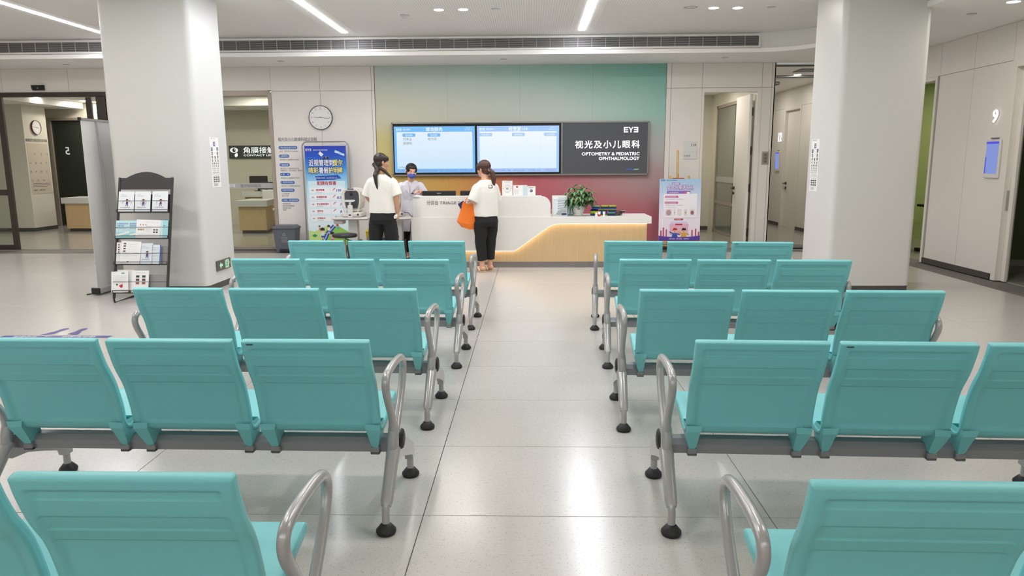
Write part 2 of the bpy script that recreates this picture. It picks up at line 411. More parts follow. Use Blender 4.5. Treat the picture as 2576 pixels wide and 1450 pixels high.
# right wall (faces the room, x = XW) with its openings
wr = MB(); wr.box(XW+.022, 9.28, 0, XW+.12, 11.0, 3.14, m_joint); wr.box(XW+.022, 11.95, 0, XW+.12, 16.2, 3.14, m_joint); wr.box(XW+.022, 17.3, 0, XW+.12, 19.5, 3.14, m_joint)
wr.box(XW+.022, -4, 2.69, XW+.12, 9.28, 3.14, m_joint); wr.box(XW+.022, 11.0, 2.69, XW+.12, 11.95, 3.14, m_joint); wr.box(XW+.022, 16.2, 2.70, XW+.12, 17.3, 3.14, m_joint); wr.box(XW+.022, -4, 0, XW+.12, 8.0, 2.72, m_joint)
wall_right = wr.build('wall_right', kind='structure')
def rpanel(y0, y1, z0, z1, g=.0025): return MB().box(XW, y0+g, z0+g, XW+.02, y1-g, z1-g, m_cream).build('panel', wall_right)
for u, v in ((9.28, 10.07), (10.07, 10.88), (10.88, 12.0), (12.0, 13.2), (13.2, 14.4), (14.4, 15.3), (15.3, 16.23), (16.23, 17.3), (17.3, 18.4), (18.4, 19.5), (8.0, 9.28), (6.8, 8.0), (5.6, 6.8), (4.4, 5.6), (3.2, 4.4), (2, 3.2), (.8, 2), (-.4, .8), (-1.6, -.4), (-2.8, -1.6), (-4, -2.8)):
    rpanel(u, v, 2.69, 3.14)
    if v <= 8.0 or (u >= 9.28 and v < 10.9) or (u > 11.9 and v < 16.2) or u > 17.2: rpanel(u, v, 0.075, 2.69)
rpanel(15.3, 16.22, .075, 2.69)
MB().box(XW-.008, 9.30, 0, XW+.02, 10.96, .075, m_dark).box(XW-.008, 12.0, 0, XW+.02, 16.2, .075, m_dark).box(XW-.008, 17.3, 0, XW+.02, 19.4, .075, m_dark).box(XW-.008, -4, 0, XW+.02, 8.0, .075, m_dark).build('baseboard_right', kind='structure')
# frames around the openings of the right wall
def rframe(y0, y1, z, nm, wd=.05, d=.14):
    b_ = MB(); b_.box(XW-.012, y0, 0, XW+d, y0+wd, z, m_cream, .003); b_.box(XW-.012, y1-wd, 0, XW+d, y1, z, m_cream, .003); b_.box(XW-.012, y0+wd, z-wd, XW+d, y1-wd, z, m_cream, .003)
    return b_.build(nm, kind='structure')
rframe(10.92, 12.0, 2.69, 'door_1'); d9 = rframe(8.0, 9.27, 2.695, 'door_2', .09, .16)
MB().box(XW+.03, 9.174, .88, XW+.075, 9.182, 1.13, m_metal).build('strike_plate', d9)
MB().box(XW+.06, 9.10, 0, XW+.09, 9.18, 2.63, m_cream).build('door_stop', d9)
# left wall, wall behind the camera
MB().box(-12.8, -4, -.06, -12.6, 12.85, 3.5, m_cream).build('wall_left', kind='structure')
MB().box(-12.7, -4.1, -.06, XW+.1, -4, 3.5, m_cream).build('wall_front', kind='structure')

# ============================================================ seating
m_teal = mat('teal_moulded_foam', '#76c5c9', .42, bump=.12, bs=900)
m_silver = mat('silver_painted_aluminium', '#a9a8a8', .28, metal=.35, coat=.3)
m_beam = mat('grey_painted_steel', '#8b8c8f', .4, metal=.25)
m_rub = mat('black_rubber', '#1d1e20', .5)
def seat_mesh():
    prof = [(.082,.787),(.096,.738),(.128,.66),(.176,.575),(.208,.475),(.219,.422),(.230,.388),(.252,.361),(.288,.347),(.34,.348),(.42,.366),(.50,.386),(.57,.398)]
    P = spline([(0, a_-.055, b_+.013) for a_, b_ in prof], 5)
    # resample by arc length with extra density near the relief lines
    acc = [0]
    for i in range(1, len(P)): acc.append(acc[-1]+(P[i]-P[i-1]).length)
    Lt = acc[-1]
    def at(s_):
        s_ = max(0, min(Lt, s_))
        for i in range(1, len(acc)):
            if s_ <= acc[i]+1e-9:
                t = (s_-acc[i-1])/max(1e-9, acc[i]-acc[i-1]); p = P[i-1].lerp(P[i], t); break
        e = .004; return p
    def nrm(s_):
        a_ = at(s_-.006); b_ = at(s_+.006); t = (b_-a_).normalized(); return Vector((0, -t.z, t.y))   # points to the sitter's side? fixed below
    top, bot = .030, .415
    lines = (.062, .118, .17, .215)
    ss = set([0, .004, .012, top-.004, top+.004, bot-.005, bot+.005, .43, .445, .46])
    for l in lines: ss |= {l-.007, l-.0015, l+.0015, l+.007}
    q = .02
    while q < Lt: ss.add(round(q, 4)); q += .022
    ss = sorted(x for x in ss if x < Lt); ss.append(Lt)
    th = lambda s_: .036-.012*math.exp(-((s_-.455)/.045)**2)+(.006*min(1, (s_-.5)/.1) if s_ > .5 else 0)
    us = [-.2575, -.2555, -.249, -.227, -.220, -.2, -.1, 0, .1, .2, .220, .227, .249, .2555, .2575]
    v = []; f = []; loops = []
    for u in us:
        e = abs(u); sh = .012 if e > .257 else (.004 if e > .255 else 0)
        loop = []
        outer_ = []; inner = []
        for s_ in ss:
            p = at(s_); n_ = nrm(s_)
            ins = 0
            if e < .224 and top < s_ < bot:
                ins = .0055 if (lines[0] < s_ < lines[1] or lines[2] < s_ < lines[3]) else .0085
            outer_.append(p+n_*(ins+sh)); inner.append(p+n_*(th(s_)-sh))
        # rounded top lip and rolled front edge
        lip = [outer_[0].lerp(inner[0], .15)+Vector((0, 0, .004-sh*.3)), outer_[0].lerp(inner[0], .75)+Vector((0, 0, .004-sh*.3))]
        fr = [outer_[-1].lerp(inner[-1], .8)+Vector((0, .014-sh*.6, 0)), outer_[-1].lerp(inner[-1], .3)+Vector((0, .014-sh*.6, 0))]
        loop = outer_[::-1]+lip+inner+fr
        loops.append(len(v)); v += [(u, p.y, p.z) for p in loop]
    n_ = len(loop)
    for i in range(len(us)-1):
        for k_ in range(n_):
            f.append((loops[i]+k_, loops[i]+(k_+1) % n_, loops[i+1]+(k_+1) % n_, loops[i+1]+k_))
    b_ = MB(); b_.add(v, f, m_teal, True)
    # end faces as strips
    m_ = len(ss)
    for i in (0, len(us)-1):
        o = loops[i]; fs = []
        for k_ in range(m_-1):
            a0 = m_-1-k_; a1 = m_-2-k_; c0 = m_+2+k_; c1 = m_+3+k_
            q_ = (a0, a1, c1, c0); fs.append(q_ if i else q_[::-1])
        fs.append((m_-1, m_, m_+1, m_+2)[::(1 if i else -1)]); e_ = 2*m_+2; fs.append((0, e_-1, e_, e_+1)[::(1 if i else -1)])
        b_.add(v[o:o+n_], fs, m_teal)
    # lugs that carry the shell down on to the beam
    for sg in (-1, 1):
        ring = []
        for (ya, yb, z, xo, xi) in ((.161, .25, .413, .2555, .19), (.163, .275, .385, .254, .196), (.181, .28, .358, .250, .199), (.200, .29, .325, .243, .201), (.216, .285, .298, .236, .203), (.221, .27, .287, .232, .207)):
            ring.append([(sg*xo, ya, z), (sg*xi, ya+.004, z), (sg*xi, yb, z), (sg*xo, yb, z)])
        vv = [p for r_ in ring for p in r_]; ff = []
        for r_ in range(len(ring)-1):
            for k_ in range(4): ff.append((r_*4+k_, r_*4+(k_+1) % 4, r_*4+4+(k_+1) % 4, r_*4+4+k_))
        ff.append(tuple(range(len(vv)-4, len(vv))))
        b_.add(vv, ff, m_teal)
        b_.lathe([(.0022, 0), (.0022, .001)], m_rub, 6, Matrix.Translation((sg*.240, .0445, .748)) @ Matrix.Rotation(R(-90-15), 4, 'X'))
    return b_
bench = thing('waiting_bench', '', 'bench')
sm = seat_mesh().build('seat', bench, loc=(-.555, 0, 0))
for x in (0, .555): obj('seat', sm.data, bench, (x, 0, 0))
bm_ = MB(); bm_.prism([(.238,.262),(.238,.300),(.256,.322),(.306,.322),(.326,.300),(.326,.262)], -.85, .85, m_beam)
bm_.build('beam', bench)
for x in (-.555, 0, .555):
    for sg in (-1, 1):
        c_ = MB(); c_.box(x+sg*.219-.02, .218, .256, x+sg*.219+.02, .332, .270, m_beam, .003); c_.box(x+sg*.219-.02, .218, .258, x+sg*.219+.02, .238, .288, m_beam, .003); c_.build('bracket', bench)
LX = .857
for sg in (-1, 1):
    X = sg*LX
    a_ = MB()
    loop = spline([(X, .222, .36), (X, .204, .43), (X, .155, .505), (X, .113, .568), (X, .106, .612), (X, .14, .642), (X, .25, .650), (X, .38, .644), (X, .445, .627), (X, .472, .585), (X, .445, .525), (X, .385, .452), (X, .32, .39), (X, .265, .345)], 4, True)
    a_.tube(loop, .018, m_silver, 10, closed=True, up=(1, 0, 0), flat=.95)
    a_.tube([(X, .205, .296), (X, .21, .33), (X, .225, .37), (X, .222, .41)], [.024, .025, .024, .016], m_silver, 10)
    a_.box(X-.017, .19, .262, X+.017, .34, .335, m_silver, .012); a_.build('armrest', bench)
    r_ = MB(); r_.tube([(X, .213, .292), (X, .17, .25), (X, .05, .125), (X, .035, .11)], [.031, .029, .026, .021], m_silver, 8, flat=.85); r_.tube([(X, .045, .125), (X, .026, .1), (X, .022, .035)], [.016, .0165, .0165], m_silver, 10)
    lg = r_.build('leg', bench); foot = [(.012, .045), (.020, .043), (.026, .036), (.041, .018), (.042, .010), (.038, 0)]
    f0 = MB().lathe(foot[::-1], m_rub, 20).build('rubber_foot', lg, loc=(X, .02, 0))
    r_ = MB(); r_.prism([(.19,.285),(.29,.28),(.42,.258),(.55,.190),(.600,.150),(.600,.095),(.550,.095),(.540,.125),(.40,.18),(.30,.215),(.205,.225)], X-.019, X+.019, m_silver)
    r_.tube([(X, .574, .13), (X, .577, .035)], .0165, m_silver, 10)
    lg = r_.build('leg', bench); obj('rubber_foot', f0.data, lg, (0, .555, 0)).location = (X, .58, 0)
    MB().lathe([(.0, .014), (.022, .0135), (.034, .009), (.038, 0)], m_rub, 20, Matrix.Translation((X+sg*.020, .288, .305)) @ Matrix.Rotation(sg*pi/2, 4, 'Y'), sx=1.25).build('end_cap', bench)
rows = [(-1.480, 1.478, 0, 'nearest teal three-seat bench left of the aisle, cut by the bottom edge'),
        (-1.4525, 2.752, -1.0, 'second teal three-seat bench from the camera, left of the aisle, scuffed at one corner'),
        (-1.450, 3.95, -1.3, 'third teal three-seat bench from the camera, left of the aisle, its left armrest showing'),
        (-1.408, 5.21, -2.2, 'fourth teal three-seat bench left of the aisle, second from the reception desk'),
        (-1.405, 6.47, -2.4, 'farthest teal three-seat bench left of the aisle, just before the reception desk'),
        (1.422, 1.445, -1, 'nearest teal three-seat bench right of the aisle, cut by the bottom right corner'),
        (1.4555, 2.71, -2.2, 'second teal three-seat bench from the camera, right of the aisle, cut by the right edge'),
        (1.409, 3.875, -2.1, 'third teal three-seat bench from the camera, right of the aisle, right armrest showing'),
        (1.451, 5.135, -3.0, 'fourth teal three-seat bench right of the aisle, in front of the right pillar'),
        (1.459, 6.34, -5.5, 'farthest teal three-seat bench right of the aisle, skewed towards the easel poster')]
for i, (x, y, a_, lab) in enumerate(rows):
    nb = bench
    if i == 0: bench.location = (x, y, 0); bench.rotation_euler.z = R(a_); bench['label'] = lab; bench['group'] = 'rows of waiting benches'
    else: nb = dup(bench, (x, y, 0), R(a_), lab)
    if i == 0: pass
    if i >= 5:
        for ch_ in nb.children:
            if ch_.name.split('.')[0] in ('armrest', 'leg', 'end_cap', 'beam'): ch_.location.x -= .028
    if i in (1, 6, 9):
        sx_ = {1: .335, 6: -.225, 9: .335}[i]
        MB().box(sx_-.014, .024, .791, sx_+.012, .0315, .7945, m_rub, .001).build('scuff_mark', nb)

for ch_ in bench.children:
    if ch_.name.split('.')[0] in ('armrest', 'leg', 'end_cap', 'beam'): ch_.location.x += .034
# ============================================================ glazing, doors, rooms behind
EK = 2.0**(-S.view_settings.exposure)
def emat(name, col, k=1.0): return mat(name, '#101010', .4, emit=col, es=k*EK)
m_frame = mat('champagne_frame', '#a89c90', .4, metal=.3)
m_paper = mat('white_paper', '#ecebe8', .5)
m_ink = mat('black_ink', '#26262a', .6)
m_grey = mat('grey_ink', '#6d6d70', .6)
m_lgrey = mat('pale_grey_ink', '#a9a9ac', .6)
m_blue = mat('royal_blue_print', '#2c56b4', .5)
m_navy = mat('navy_print', '#2b2f6b', .5)
m_red = mat('red_print', '#c0263f', .5)
m_wlet = emat('white_lit_letters', '#ffffff', 1.5)

# window beside the pillar
wn = MB(); wn.box(-6.55, 12.74, 0, -6.50, 12.85, 2.72, m_frame).box(-4.52, 12.74, 0, -4.46, 12.85, 2.72, m_frame).box(-6.5, 12.74, 2.66, -4.52, 12.85, 2.745, m_frame).box(-6.5, 12.74, 0, -4.52, 12.85, .05, m_frame)
w1 = wn.build('window_1', kind='structure')
MB().box(-6.50, 12.80, .05, -4.52, 12.808, 2.66, m_glass).build('pane', w1)
m_frost = mat('frosted_film', '#b9b9b6', .6, alpha=.85)
fr = MB(); fr.box(-6.5, 12.795, 1.08, -4.52, 12.799, 1.175, m_frost)
fr.logo(-5.32, 1.105, .045, 12.793, m_paper); fr.text('爱尔眼科医院', .062, -5.12, 1.10, 12.793, m_grey)
fr.build('frosted_band', w1)

# automatic sliding door, far left
d3 = MB(); d3.box(-12.6, 12.72, 2.67, -7.35, 12.84, 2.745, m_bronze, .004); d3.box(-7.52, 12.73, 0, -7.36, 12.83, 2.67, m_bronze, .004); d3.box(-7.42, 12.76, 0, -7.36, 12.9, 2.67, m_bronze)
d3 = d3.build('door_3', kind='structure')
MB().box(-9.22, 12.655, 0.02, -9.12, 12.70, 2.66, m_bronze, .004).box(-12.6, 12.655, 0.02, -9.22, 12.70, .10, m_bronze).box(-12.6, 12.655, .98, -9.22, 12.70, 1.08, m_bronze).build('leaf_frame', d3)
MB().box(-12.55, 12.675, .1, -9.22, 12.683, 2.66, m_glass).build('pane', d3)
MB().box(-7.72, 12.76, 0.02, -7.62, 12.80, 2.66, m_bronze, .004).build('leaf_frame', d3)
t = thing('door_sensor', 'small black motion sensor on the wall above the sliding glass door', 'sensor', (-8.5, 12.75, 2.78))
MB().prism([(-.1,0),(.1,0),(.1,.085),(-.115,.085)], -.045, 0, m_black, 'y').build('housing', t); MB().disc2(0, .035, .014, -.046, m_lgrey, 12, .6).build('lens', t)

# room behind the glass
rm = MB(); m_bwall = mat('back_room_wall', '#d3cfc0', .6)
rm.box(-13.2, 21, 0, 2, 21.1, 3.2, m_bwall).box(-13.3, 12.9, 0, -13.2, 21, 3.2, m_bwall).box(2.0, 12.85, 0, 2.05, 21, 3.2, m_bwall).box(-13.2, 18.0, 0, -3, 18.1, 3.2, m_bwall)
rm.build('wall_back_room', kind='structure')
rc = MB(); rc.box(-13.2, 12.86, 3.0, 2.0, 21, 3.12, m_soff); rc.box(-13.2, 12.9, 2.85, -10.9, 17.9, 3.0, m_soff); rc.box(-8.5, 16.6, 2.80, 2.0, 18.0, 3.0, m_soff); rc.build('ceiling_back_room', kind='structure')
cl = MB(); cl.box(-12.55, 16.4, .08, -11.40, 17.2, 2.85, m_bwall); cl.build('wall_back_pier', kind='structure')
MB().box(-12.56, 16.39, 0, -11.39, 17.21, .08, m_dark).build('baseboard_back_pier', kind='structure')
# dark glass partition with the numeral 5
m_dglass = mat('dark_green_glass', '#2f342c', .08, spec=.7)
gp = MB(); gp.box(-11.82, 17.9, 0, -11.76, 17.99, 2.64, m_frame).box(-11.76, 17.9, 2.58, -8.4, 17.99, 2.64, m_frame).box(-11.0, 17.93, 0, -10.97, 17.98, 2.6, m_dark)
gp = gp.build('window_2', kind='structure'); MB().box(-11.76, 17.95, 0.03, -8.4, 17.97, 2.58, m_dglass).build('pane', gp)
sx = MB(); sx.text('5', .26, -11.43, 1.76, 17.94, emat('pale_lit_number', '#cfd8c8', .8), 'CENTER', .004, mirror=True); sx.build('lettering', gp)
m_rc = mat('dark_red_plastic', '#5a2a2a', .4)
def clock(name, label, loc, r, rz, rim, hands, ticks=True):
    t = thing(name, label, 'clock', loc, rz)
    MX = Matrix.Rotation(pi/2, 4, 'X')
    MB().lathe([(r*.97, 0), (r, .004), (r, .036), (r*.985, .042), (r*.955, .040), (r*.95, .03)], rim, 48, MX).build('rim', t)
    f_ = MB(); f_.disc2(0, 0, r*.955, -.03, m_paper, 48); f_.build('face', t)
    k_ = MB()
    for h in range(1, 13):
        a_ = R(90-30*h); k_.text(str(h), r*.2, r*.76*cos(a_), r*.76*sin(a_)-r*.07, -.0315, m_grey, 'CENTER')
    for h in range(60):
        a_ = R(6*h); q = r*.9; k_.line2([(q*cos(a_), q*sin(a_)), (q*.965*cos(a_), q*.965*sin(a_))], r*.008, -.0312, m_lgrey)
    k_.build('numerals', t)
    for n_, a_, l0, l1, wd, m in hands:
        a_ = R(90-a_); MB().line2([(-l0*r*cos(a_), -l0*r*sin(a_)), (l1*r*cos(a_), l1*r*sin(a_))], wd*r, -.034 if n_ != 'second_hand' else -.036, m).build(n_, t)
    MB().lathe([(r*.035, 0), (r*.03, .006), (0, .007)], m_ink, 12, Matrix.Translation((0, -.032, 0)) @ MX).build('hub', t)
    return t
clock('wall_clock', 'large round white wall clock with thin dark rim on the back wall', (-3.615, 12.75, 2.285), .205, 0, m_dark,
      [('hour_hand', 97, .1, .74, .03, m_ink), ('minute_hand', 276, .08, .58, .035, m_ink), ('second_hand', 240, .2, .65, .006, m_lgrey)])
clock('wall_clock', 'small dark red rimmed clock on the pier behind the sliding glass door', (-11.40, 16.80, 2.36), .16, pi/2, m_rc,
      [('hour_hand', 97, .1, .5, .04, m_ink), ('minute_hand', 276, .08, .7, .03, m_ink)])
t = thing('wall_notice', 'faded beige instruction sheet with rows of numbered steps below the small clock', 'notice', (-11.40, 16.80, .8), pi/2)
MB().box(-.36, -.004, .05, .36, 0, 1.2, mat('beige_film', '#c9bfae', .25)).build('sheet', t)
k_ = MB(); k_.text('角膜塑形镜验配检查流程', .075, -.38, 1.24, -.006, m_ink, width=.74)
for j, (row, x0) in enumerate((('1.....2.....3', -.12), ('4....5....6....7', -.33), ('8....9....10....11', -.33), ('12....13....14', -.33))): k_.text(row.replace('.', ' '), .07, x0, .93-.2*j, -.006, m_grey, width=.45 if j in (0, 3) else .6)
for j in range(3): k_.rect2(-.3, .28-.035*j, .3-.1*(j == 2), .29-.035*j, -.006, m_grey)
k_.text('温馨提示：请配合检查', .04, -.3, .12, -.006, m_grey); k_.build('lettering', t)

# desk in the left back room
def counter(name, label, x0, x1, y0, y1, h, ch=0):
    t = thing(name, label, 'desk', (0, 0, 0))
    q = lambda g: [(x0+g, y0+g), (x1-g, y0+g), (x1-g+ch, y1-g), (x0+g, y1-g)]
    MB().prism(q(0), h-.13, h, m_white, 'z').build('worktop', t); MB().prism(q(.05), .07, h-.13, m_wood, 'z').build('body', t); MB().prism(q(.09), 0, .07, m_dark, 'z').build('plinth', t)
    return t
counter('reception_counter', 'pale oak counter with white top seen through the sliding glass door', -10.66, -8.6, 16.3, 17.0, .77)
counter('consulting_desk', 'pale oak desk with white top behind the window beside the pillar', -6.42, -5.72, 15.68, 16.6, .72, -.14)
counter('side_counter', 'low white counter along the far side behind the consulting desk', -6.9, -5.0, 17.3, 17.85, .86)
ch = thing('office_chair', 'white moulded chair standing behind the consulting desk', 'chair', (-6.1, 17.12, 0))
m_wp = mat('white_plastic', '#dedddb', .4)
MB().box(-.24, -.03, .55, .24, .02, .90, m_wp, .02).build('backrest', ch); MB().box(-.24, -.45, .42, .24, 0, .47, m_wp, .02).build('seat', ch)
MB().tube([(0, -.2, .08), (0, -.2, .42)], .03, m_metal).build('column', ch)
b_ = MB()
for k in range(5): a_ = 2*pi*k/5; b_.tube([(0, -.2, .09), (.26*cos(a_), -.2+.26*sin(a_), .05)], .018, m_metal)
b_.build('base', ch)
for k in range(5): a_ = 2*pi*k/5; MB().lathe([(.0, 0), (.02, .002), (.026, .025), (.02, .048), (0, .05)], m_black, 12, Matrix.Translation((.26*cos(a_), -.2+.26*sin(a_), 0))).build('castor', ch)
t = thing('desktop_monitor', 'small dark monitor on the side counter behind the window', 'monitor', (-6.55, 17.5, .86)); MB().box(-.22, -.015, .08, .22, .015, .36, m_black, .006).build('screen', t); MB().box(-.03, -.01, 0, .03, .01, .1, m_black).box(-.1, -.06, 0, .1, .06, .01, m_black).build('stand', t)
t = thing('desktop_monitor', 'dark tilted screen beside the teal bottle behind the window', 'monitor', (-6.3, 17.3, .86), R(25)); MB().box(-.16, -.012, .05, .16, .012, .22, m_black, .005).build('screen', t); MB().box(-.03, -.01, 0, .03, .01, .06, m_grey).build('stand', t)
t = thing('pump_bottle', 'clear teal sanitiser bottle on the side counter behind the window', 'bottle', (-5.42, 17.3, .86)); MB().lathe([(0, 0), (.035, 0), (.035, .12), (.012, .14), (.012, .155)], mat('teal_liquid', '#8fc4bb', .2), 16).build('body', t); MB().lathe([(.014, .15), (.014, .165), (.004, .17), (.004, .19)], m_paper, 10).box(-.03, -.006, .185, .01, .006, .195, m_paper).build('pump', t)
MB().lathe([(0, .09), (.05, .085), (.11, .05), (.12, .0)], mat('pink_fabric', '#d9a9a8', .8), 16, Matrix.Scale(.9, 4, (0, 1, 0))).build('folded_cloth', loc=(-5.9, 17.3, .86), label='pale pink folded cloth lying on the side counter behind the window', cat='cloth')
# lit sign in the back room
t = thing('room_sign', 'dark sign board with lit white eye emblem and Chinese lettering behind the window', 'sign', (-7.41, 17.995, 1.64))
MB().box(0, -.04, 0, 1.35, 0, .31, mat('charcoal_board', '#3a3b3c', .5)).build('board', t)
k_ = MB(); k_.text('角膜接触镜', .165, .36, .135, -.045, m_wlet, bold=.0015, width=.98); k_.text('CONTACT LENS FI', .062, .36, .055, -.045, m_wlet, bold=.001, width=.9)
k_.disc2(.13, .2, .10, -.044, m_wlet, 24, .62); k_.poly2([(.14, .10), (.19, .135), (.215, .12), (.21, .06), (.17, .03), (.14, .05)], -.044, m_wlet); k_.disc2(.13, .2, .042, -.047, m_black, 16); k_.disc2(.145, .21, .012, -.049, m_wlet, 8)
k_.line2([(.04, .2), (.08, .235), (.13, .245), (.18, .235), (.22, .2), (.18, .165), (.13, .155), (.08, .165), (.04, .2)], .006, -.047, m_black)
k_.build('lettering', t)
# downlights
dl_mesh = None
def downlight(x, y, z, label, s=1.0, par=None):
    global dl_mesh
    t = thing('downlight', label, 'light', (x, y, z), group='round ceiling downlights')
    if dl_mesh is None:
        a_ = MB().lathe([(.062, -.006), (.072, -.003), (.074, 0)], m_white, 24).build('ring', t); b_ = MB().lathe([(0.0001, -.004), (.062, -.006)], m_spot, 24).build('diffuser', t); dl_mesh = (a_.data, b_.data)
    else: obj('ring', dl_mesh[0], t); obj('diffuser', dl_mesh[1], t)
    t.scale = (s, s, 1); return t
downlight(-1.18, 9.78, 3.45, 'round white downlight, left one of the pair above the screens')
downlight(-.865, 9.78, 3.45, 'round white downlight, right one of the pair above the screens')
downlight(2.35, 9.85, 3.45, 'round white downlight, left one of the pair near the right pillar')
downlight(2.66, 9.86, 3.45, 'round white downlight, right one of the pair near the right pillar')
downlight(5.06, 8.13, 3.14, 'round white downlight in the low ceiling at the top right corner')
OUT = 'unseen round white downlight outside the frame'
for y in (6.6, 3.0, -2.0):
    for x in (-8.3, -8.0, -4.75, -4.45, -1.18, -.865, 2.35, 2.66): downlight(x, y, 3.45, OUT)
for y in (4.6, 1.2, -2): downlight(5.06, y, 3.14, OUT)
for x, y in ((-8.3, 9.8), (-8.0, 9.8)): downlight(x, y, 3.45, OUT)
for x in (-10.56,): downlight(x, 17.35, 3.0, 'round white downlight, left one of the pair behind the sliding glass door'); downlight(x+.08, 17.7, 3.0, 'round white downlight, right one of the pair behind the sliding glass door')
downlight(-6.2, 16.0, 3.0, 'round white downlight, left one of the pair behind the window'); downlight(-6.0, 16.1, 3.0, 'round white downlight, right one of the pair behind the window'); downlight(-4.9, 13.9, 3.0, 'single round downlight behind the window nearest the glass')
for x, y in ((-6.3, 14.2), (-8.0, 14.5), (-8.3, 16.0), (-3.6, 16), (-11.0, 14.3), (-4, 14.3), (-10.2, 14.2), (-9.4, 17.3), (-6.8, 15), (-5.4, 15.6), (-9, 13.4), (-10.9, 16.2), (-7.4, 13.4)): downlight(x, y, 3.0, OUT)  # extra downlights, several added to brighten the room behind the glass
for x, y, z in ((5.0, 14.2, 3.1), (5.0, 17.2, 3.1), (5.0, 15.6, 3.1), (3.3, 14.6, 2.92), (3.1, 13.6, 2.92), (2.6, 15.6, 2.92), (7.6, 12.4, 2.92), (8.3, 13.2, 2.92), (6.9, 11.6, 2.92)): downlight(x, y, z, OUT)  # downlights added to brighten the corridor, the open-door room and the green room
# detectors and sprinklers
def detector(x, y, z, label, r=.05, cone=.02):
    t = thing('smoke_detector', label, 'detector', (x, y, z)); MB().lathe([(0, -cone), (r*.6, -cone), (r*.9, -cone*.6), (r, 0)], m_white, 20).build('body', t)
    MB().lathe([(r*1.0, -.003), (r*1.15, -.003), (r*1.15, 0)], m_lgrey, 20).build('ring', t)
def sprinkler(x, y, z, label):
    t = thing('ceiling_sprinkler', label, 'sprinkler', (x, y, z)); MB().lathe([(0, -.008), (.042, -.006), (.046, 0)], m_white, 20).build('cover_plate', t); MB().lathe([(.046, -.002), (.052, -.002), (.052, 0)], m_grey, 20).build('ring', t)
detector(-1.68, 10.12, 3.45, 'small white detector with black eyes left of the left pair of downlights', .05, .035)
b_ = MB(); 
sprinkler(-.45, 9.78, 3.45, 'round cover plate on the ceiling just right of the left pair of downlights'); sprinkler(3.09, 9.86, 3.45, 'round cover plate on the ceiling just right of the right pair of downlights')
detector(2.05, 9.81, 3.45, 'pale round plate on the ceiling just left of the right pair of downlights', .075, .004)
for x, y, l in ((-7.66, 12.23, 'above the sliding glass door'), (-4.04, 12.09, 'left of the gradient wall'), (-.43, 12.09, 'above the information screens'), (3.11, 12.14, 'above the open door'), (5.01, 8.78, 'at the top right beyond the right pillar'), (-3.4, 8.3, 'beside the left pillar top')):
    sprinkler(x, y, 3.14 if y > 8.5 else 3.45, 'round cover plate on the soffit '+l if y > 8.5 else 'round cover plate on the ceiling '+l)

# ============================================================ long air grille
m_slat = mat('grille_slat', '#c9c8c6', .45, metal=.2); m_void_shade = mat('grille_void_shade', '#17171c', .8)
t = thing('air_grille', 'long slatted air grille running across the top of the back wall', 'vent', (0, 11.72, 3.235))
X0, X1, H0, H1 = -12.6, 3.50, .02, .165
MB().box(X0, -.010, H0, X1, -.006, H1, m_void_shade).build('backing', t)  # near-black sheet paints the shade of the open duct behind the slats
MB().box(X0, -.03, H0-.03, X1+.03, -.001, H0, m_soff).box(X0, -.03, H1, X1+.03, -.001, H1+.03, m_soff).box(X1, -.03, H0, X1+.03, -.001, H1, m_soff).build('frame', t)
sl = MB().box(X0, -.030, -.0022, X1, -.016, .0022, m_slat, M=Matrix.Rotation(0, 4, 'X')).build('slat', t); sl.location = (0, 0, H0+.012)
for k in range(1, 9): obj('slat', sl.data, t, (0, 0, H0+.012+k*.0152))
dv = MB().box(-.0025, -.031, H0, .0025, -.012, H1, m_slat).build('divider', t, loc=(X1-.21, 0, 0))
k = 2
while X1-.213*k > X0: obj('divider', dv.data, t, (X1-.213*k, 0, 0)); k += 1

# ============================================================ open door 114, room, corridor
df = MB(); df.box(2.905, 12.738, 0, 2.945, 12.87, 2.729, m_cream, .003).box(3.835, 12.738, 0, 3.905, 12.87, 2.729, m_cream, .003).box(2.945, 12.738, 2.66, 3.835, 12.87, 2.729, m_cream, .003)
d4 = df.build('door_4', kind='structure')
lf = MB().box(3.755, 12.88, .012, 3.80, 13.70, 2.64, m_cream, .002).build('leaf', d4)
for z in (.2, .98, 1.62, 2.28):
    MB().box(3.80, 12.87, z, 3.815, 12.895, z+.13, m_black).tube([(3.812, 12.865, z-.01), (3.812, 12.865, z+.14)], .008, m_black, 8).build('hinge', d4)
MB().box(3.80, 12.885, .012, 3.803, 12.9, 2.64, m_black).build('seal', d4)
hd = MB(); hd.tube([(3.755, 13.62, 1.02), (3.70, 13.62, 1.02)], .012, m_black, 8).tube([(3.70, 13.625, 1.02), (3.70, 13.50, 1.02)], .010, m_black, 8).box(3.745, 13.59, .99, 3.757, 13.65, 1.05, m_black).box(3.735, 13.60, .90, 3.757, 13.64, .95, m_black); hd.build('handle', lf)
rr = MB(); rr.box(2.05, 16.35, 0, 4.1, 16.45, 3.0, m_bwall).box(2.05, 12.87, 2.92, 4.05, 16.4, 2.98, m_soff); rr.build('wall_room_114', kind='structure')
MB().box(2.06, 16.33, 0, 3.95, 16.35, .08, m_dark).build('baseboard_room_114', kind='structure')
gw = MB(); gw.box(3.97, 13.9, 0, 4.03, 13.96, 2.66, m_frame).box(3.97, 15.9, 0, 4.03, 15.96, 2.66, m_frame).box(3.97, 13.9, 2.6, 4.03, 15.96, 2.66, m_frame).box(3.97, 13.9, 0, 4.03, 15.96, .05, m_frame).box(3.99, 14.6, 0.05, 4.01, 14.61, 2.6, m_dark).box(3.98, 13.96, .62, 4.02, 15.9, .68, m_frame)
gw = gw.build('window_3', kind='structure'); MB().box(3.995, 13.96, .05, 4.003, 15.9, 2.6, mat('grey_green_glass', '#7e8177', .1, spec=.6)).build('pane', gw)
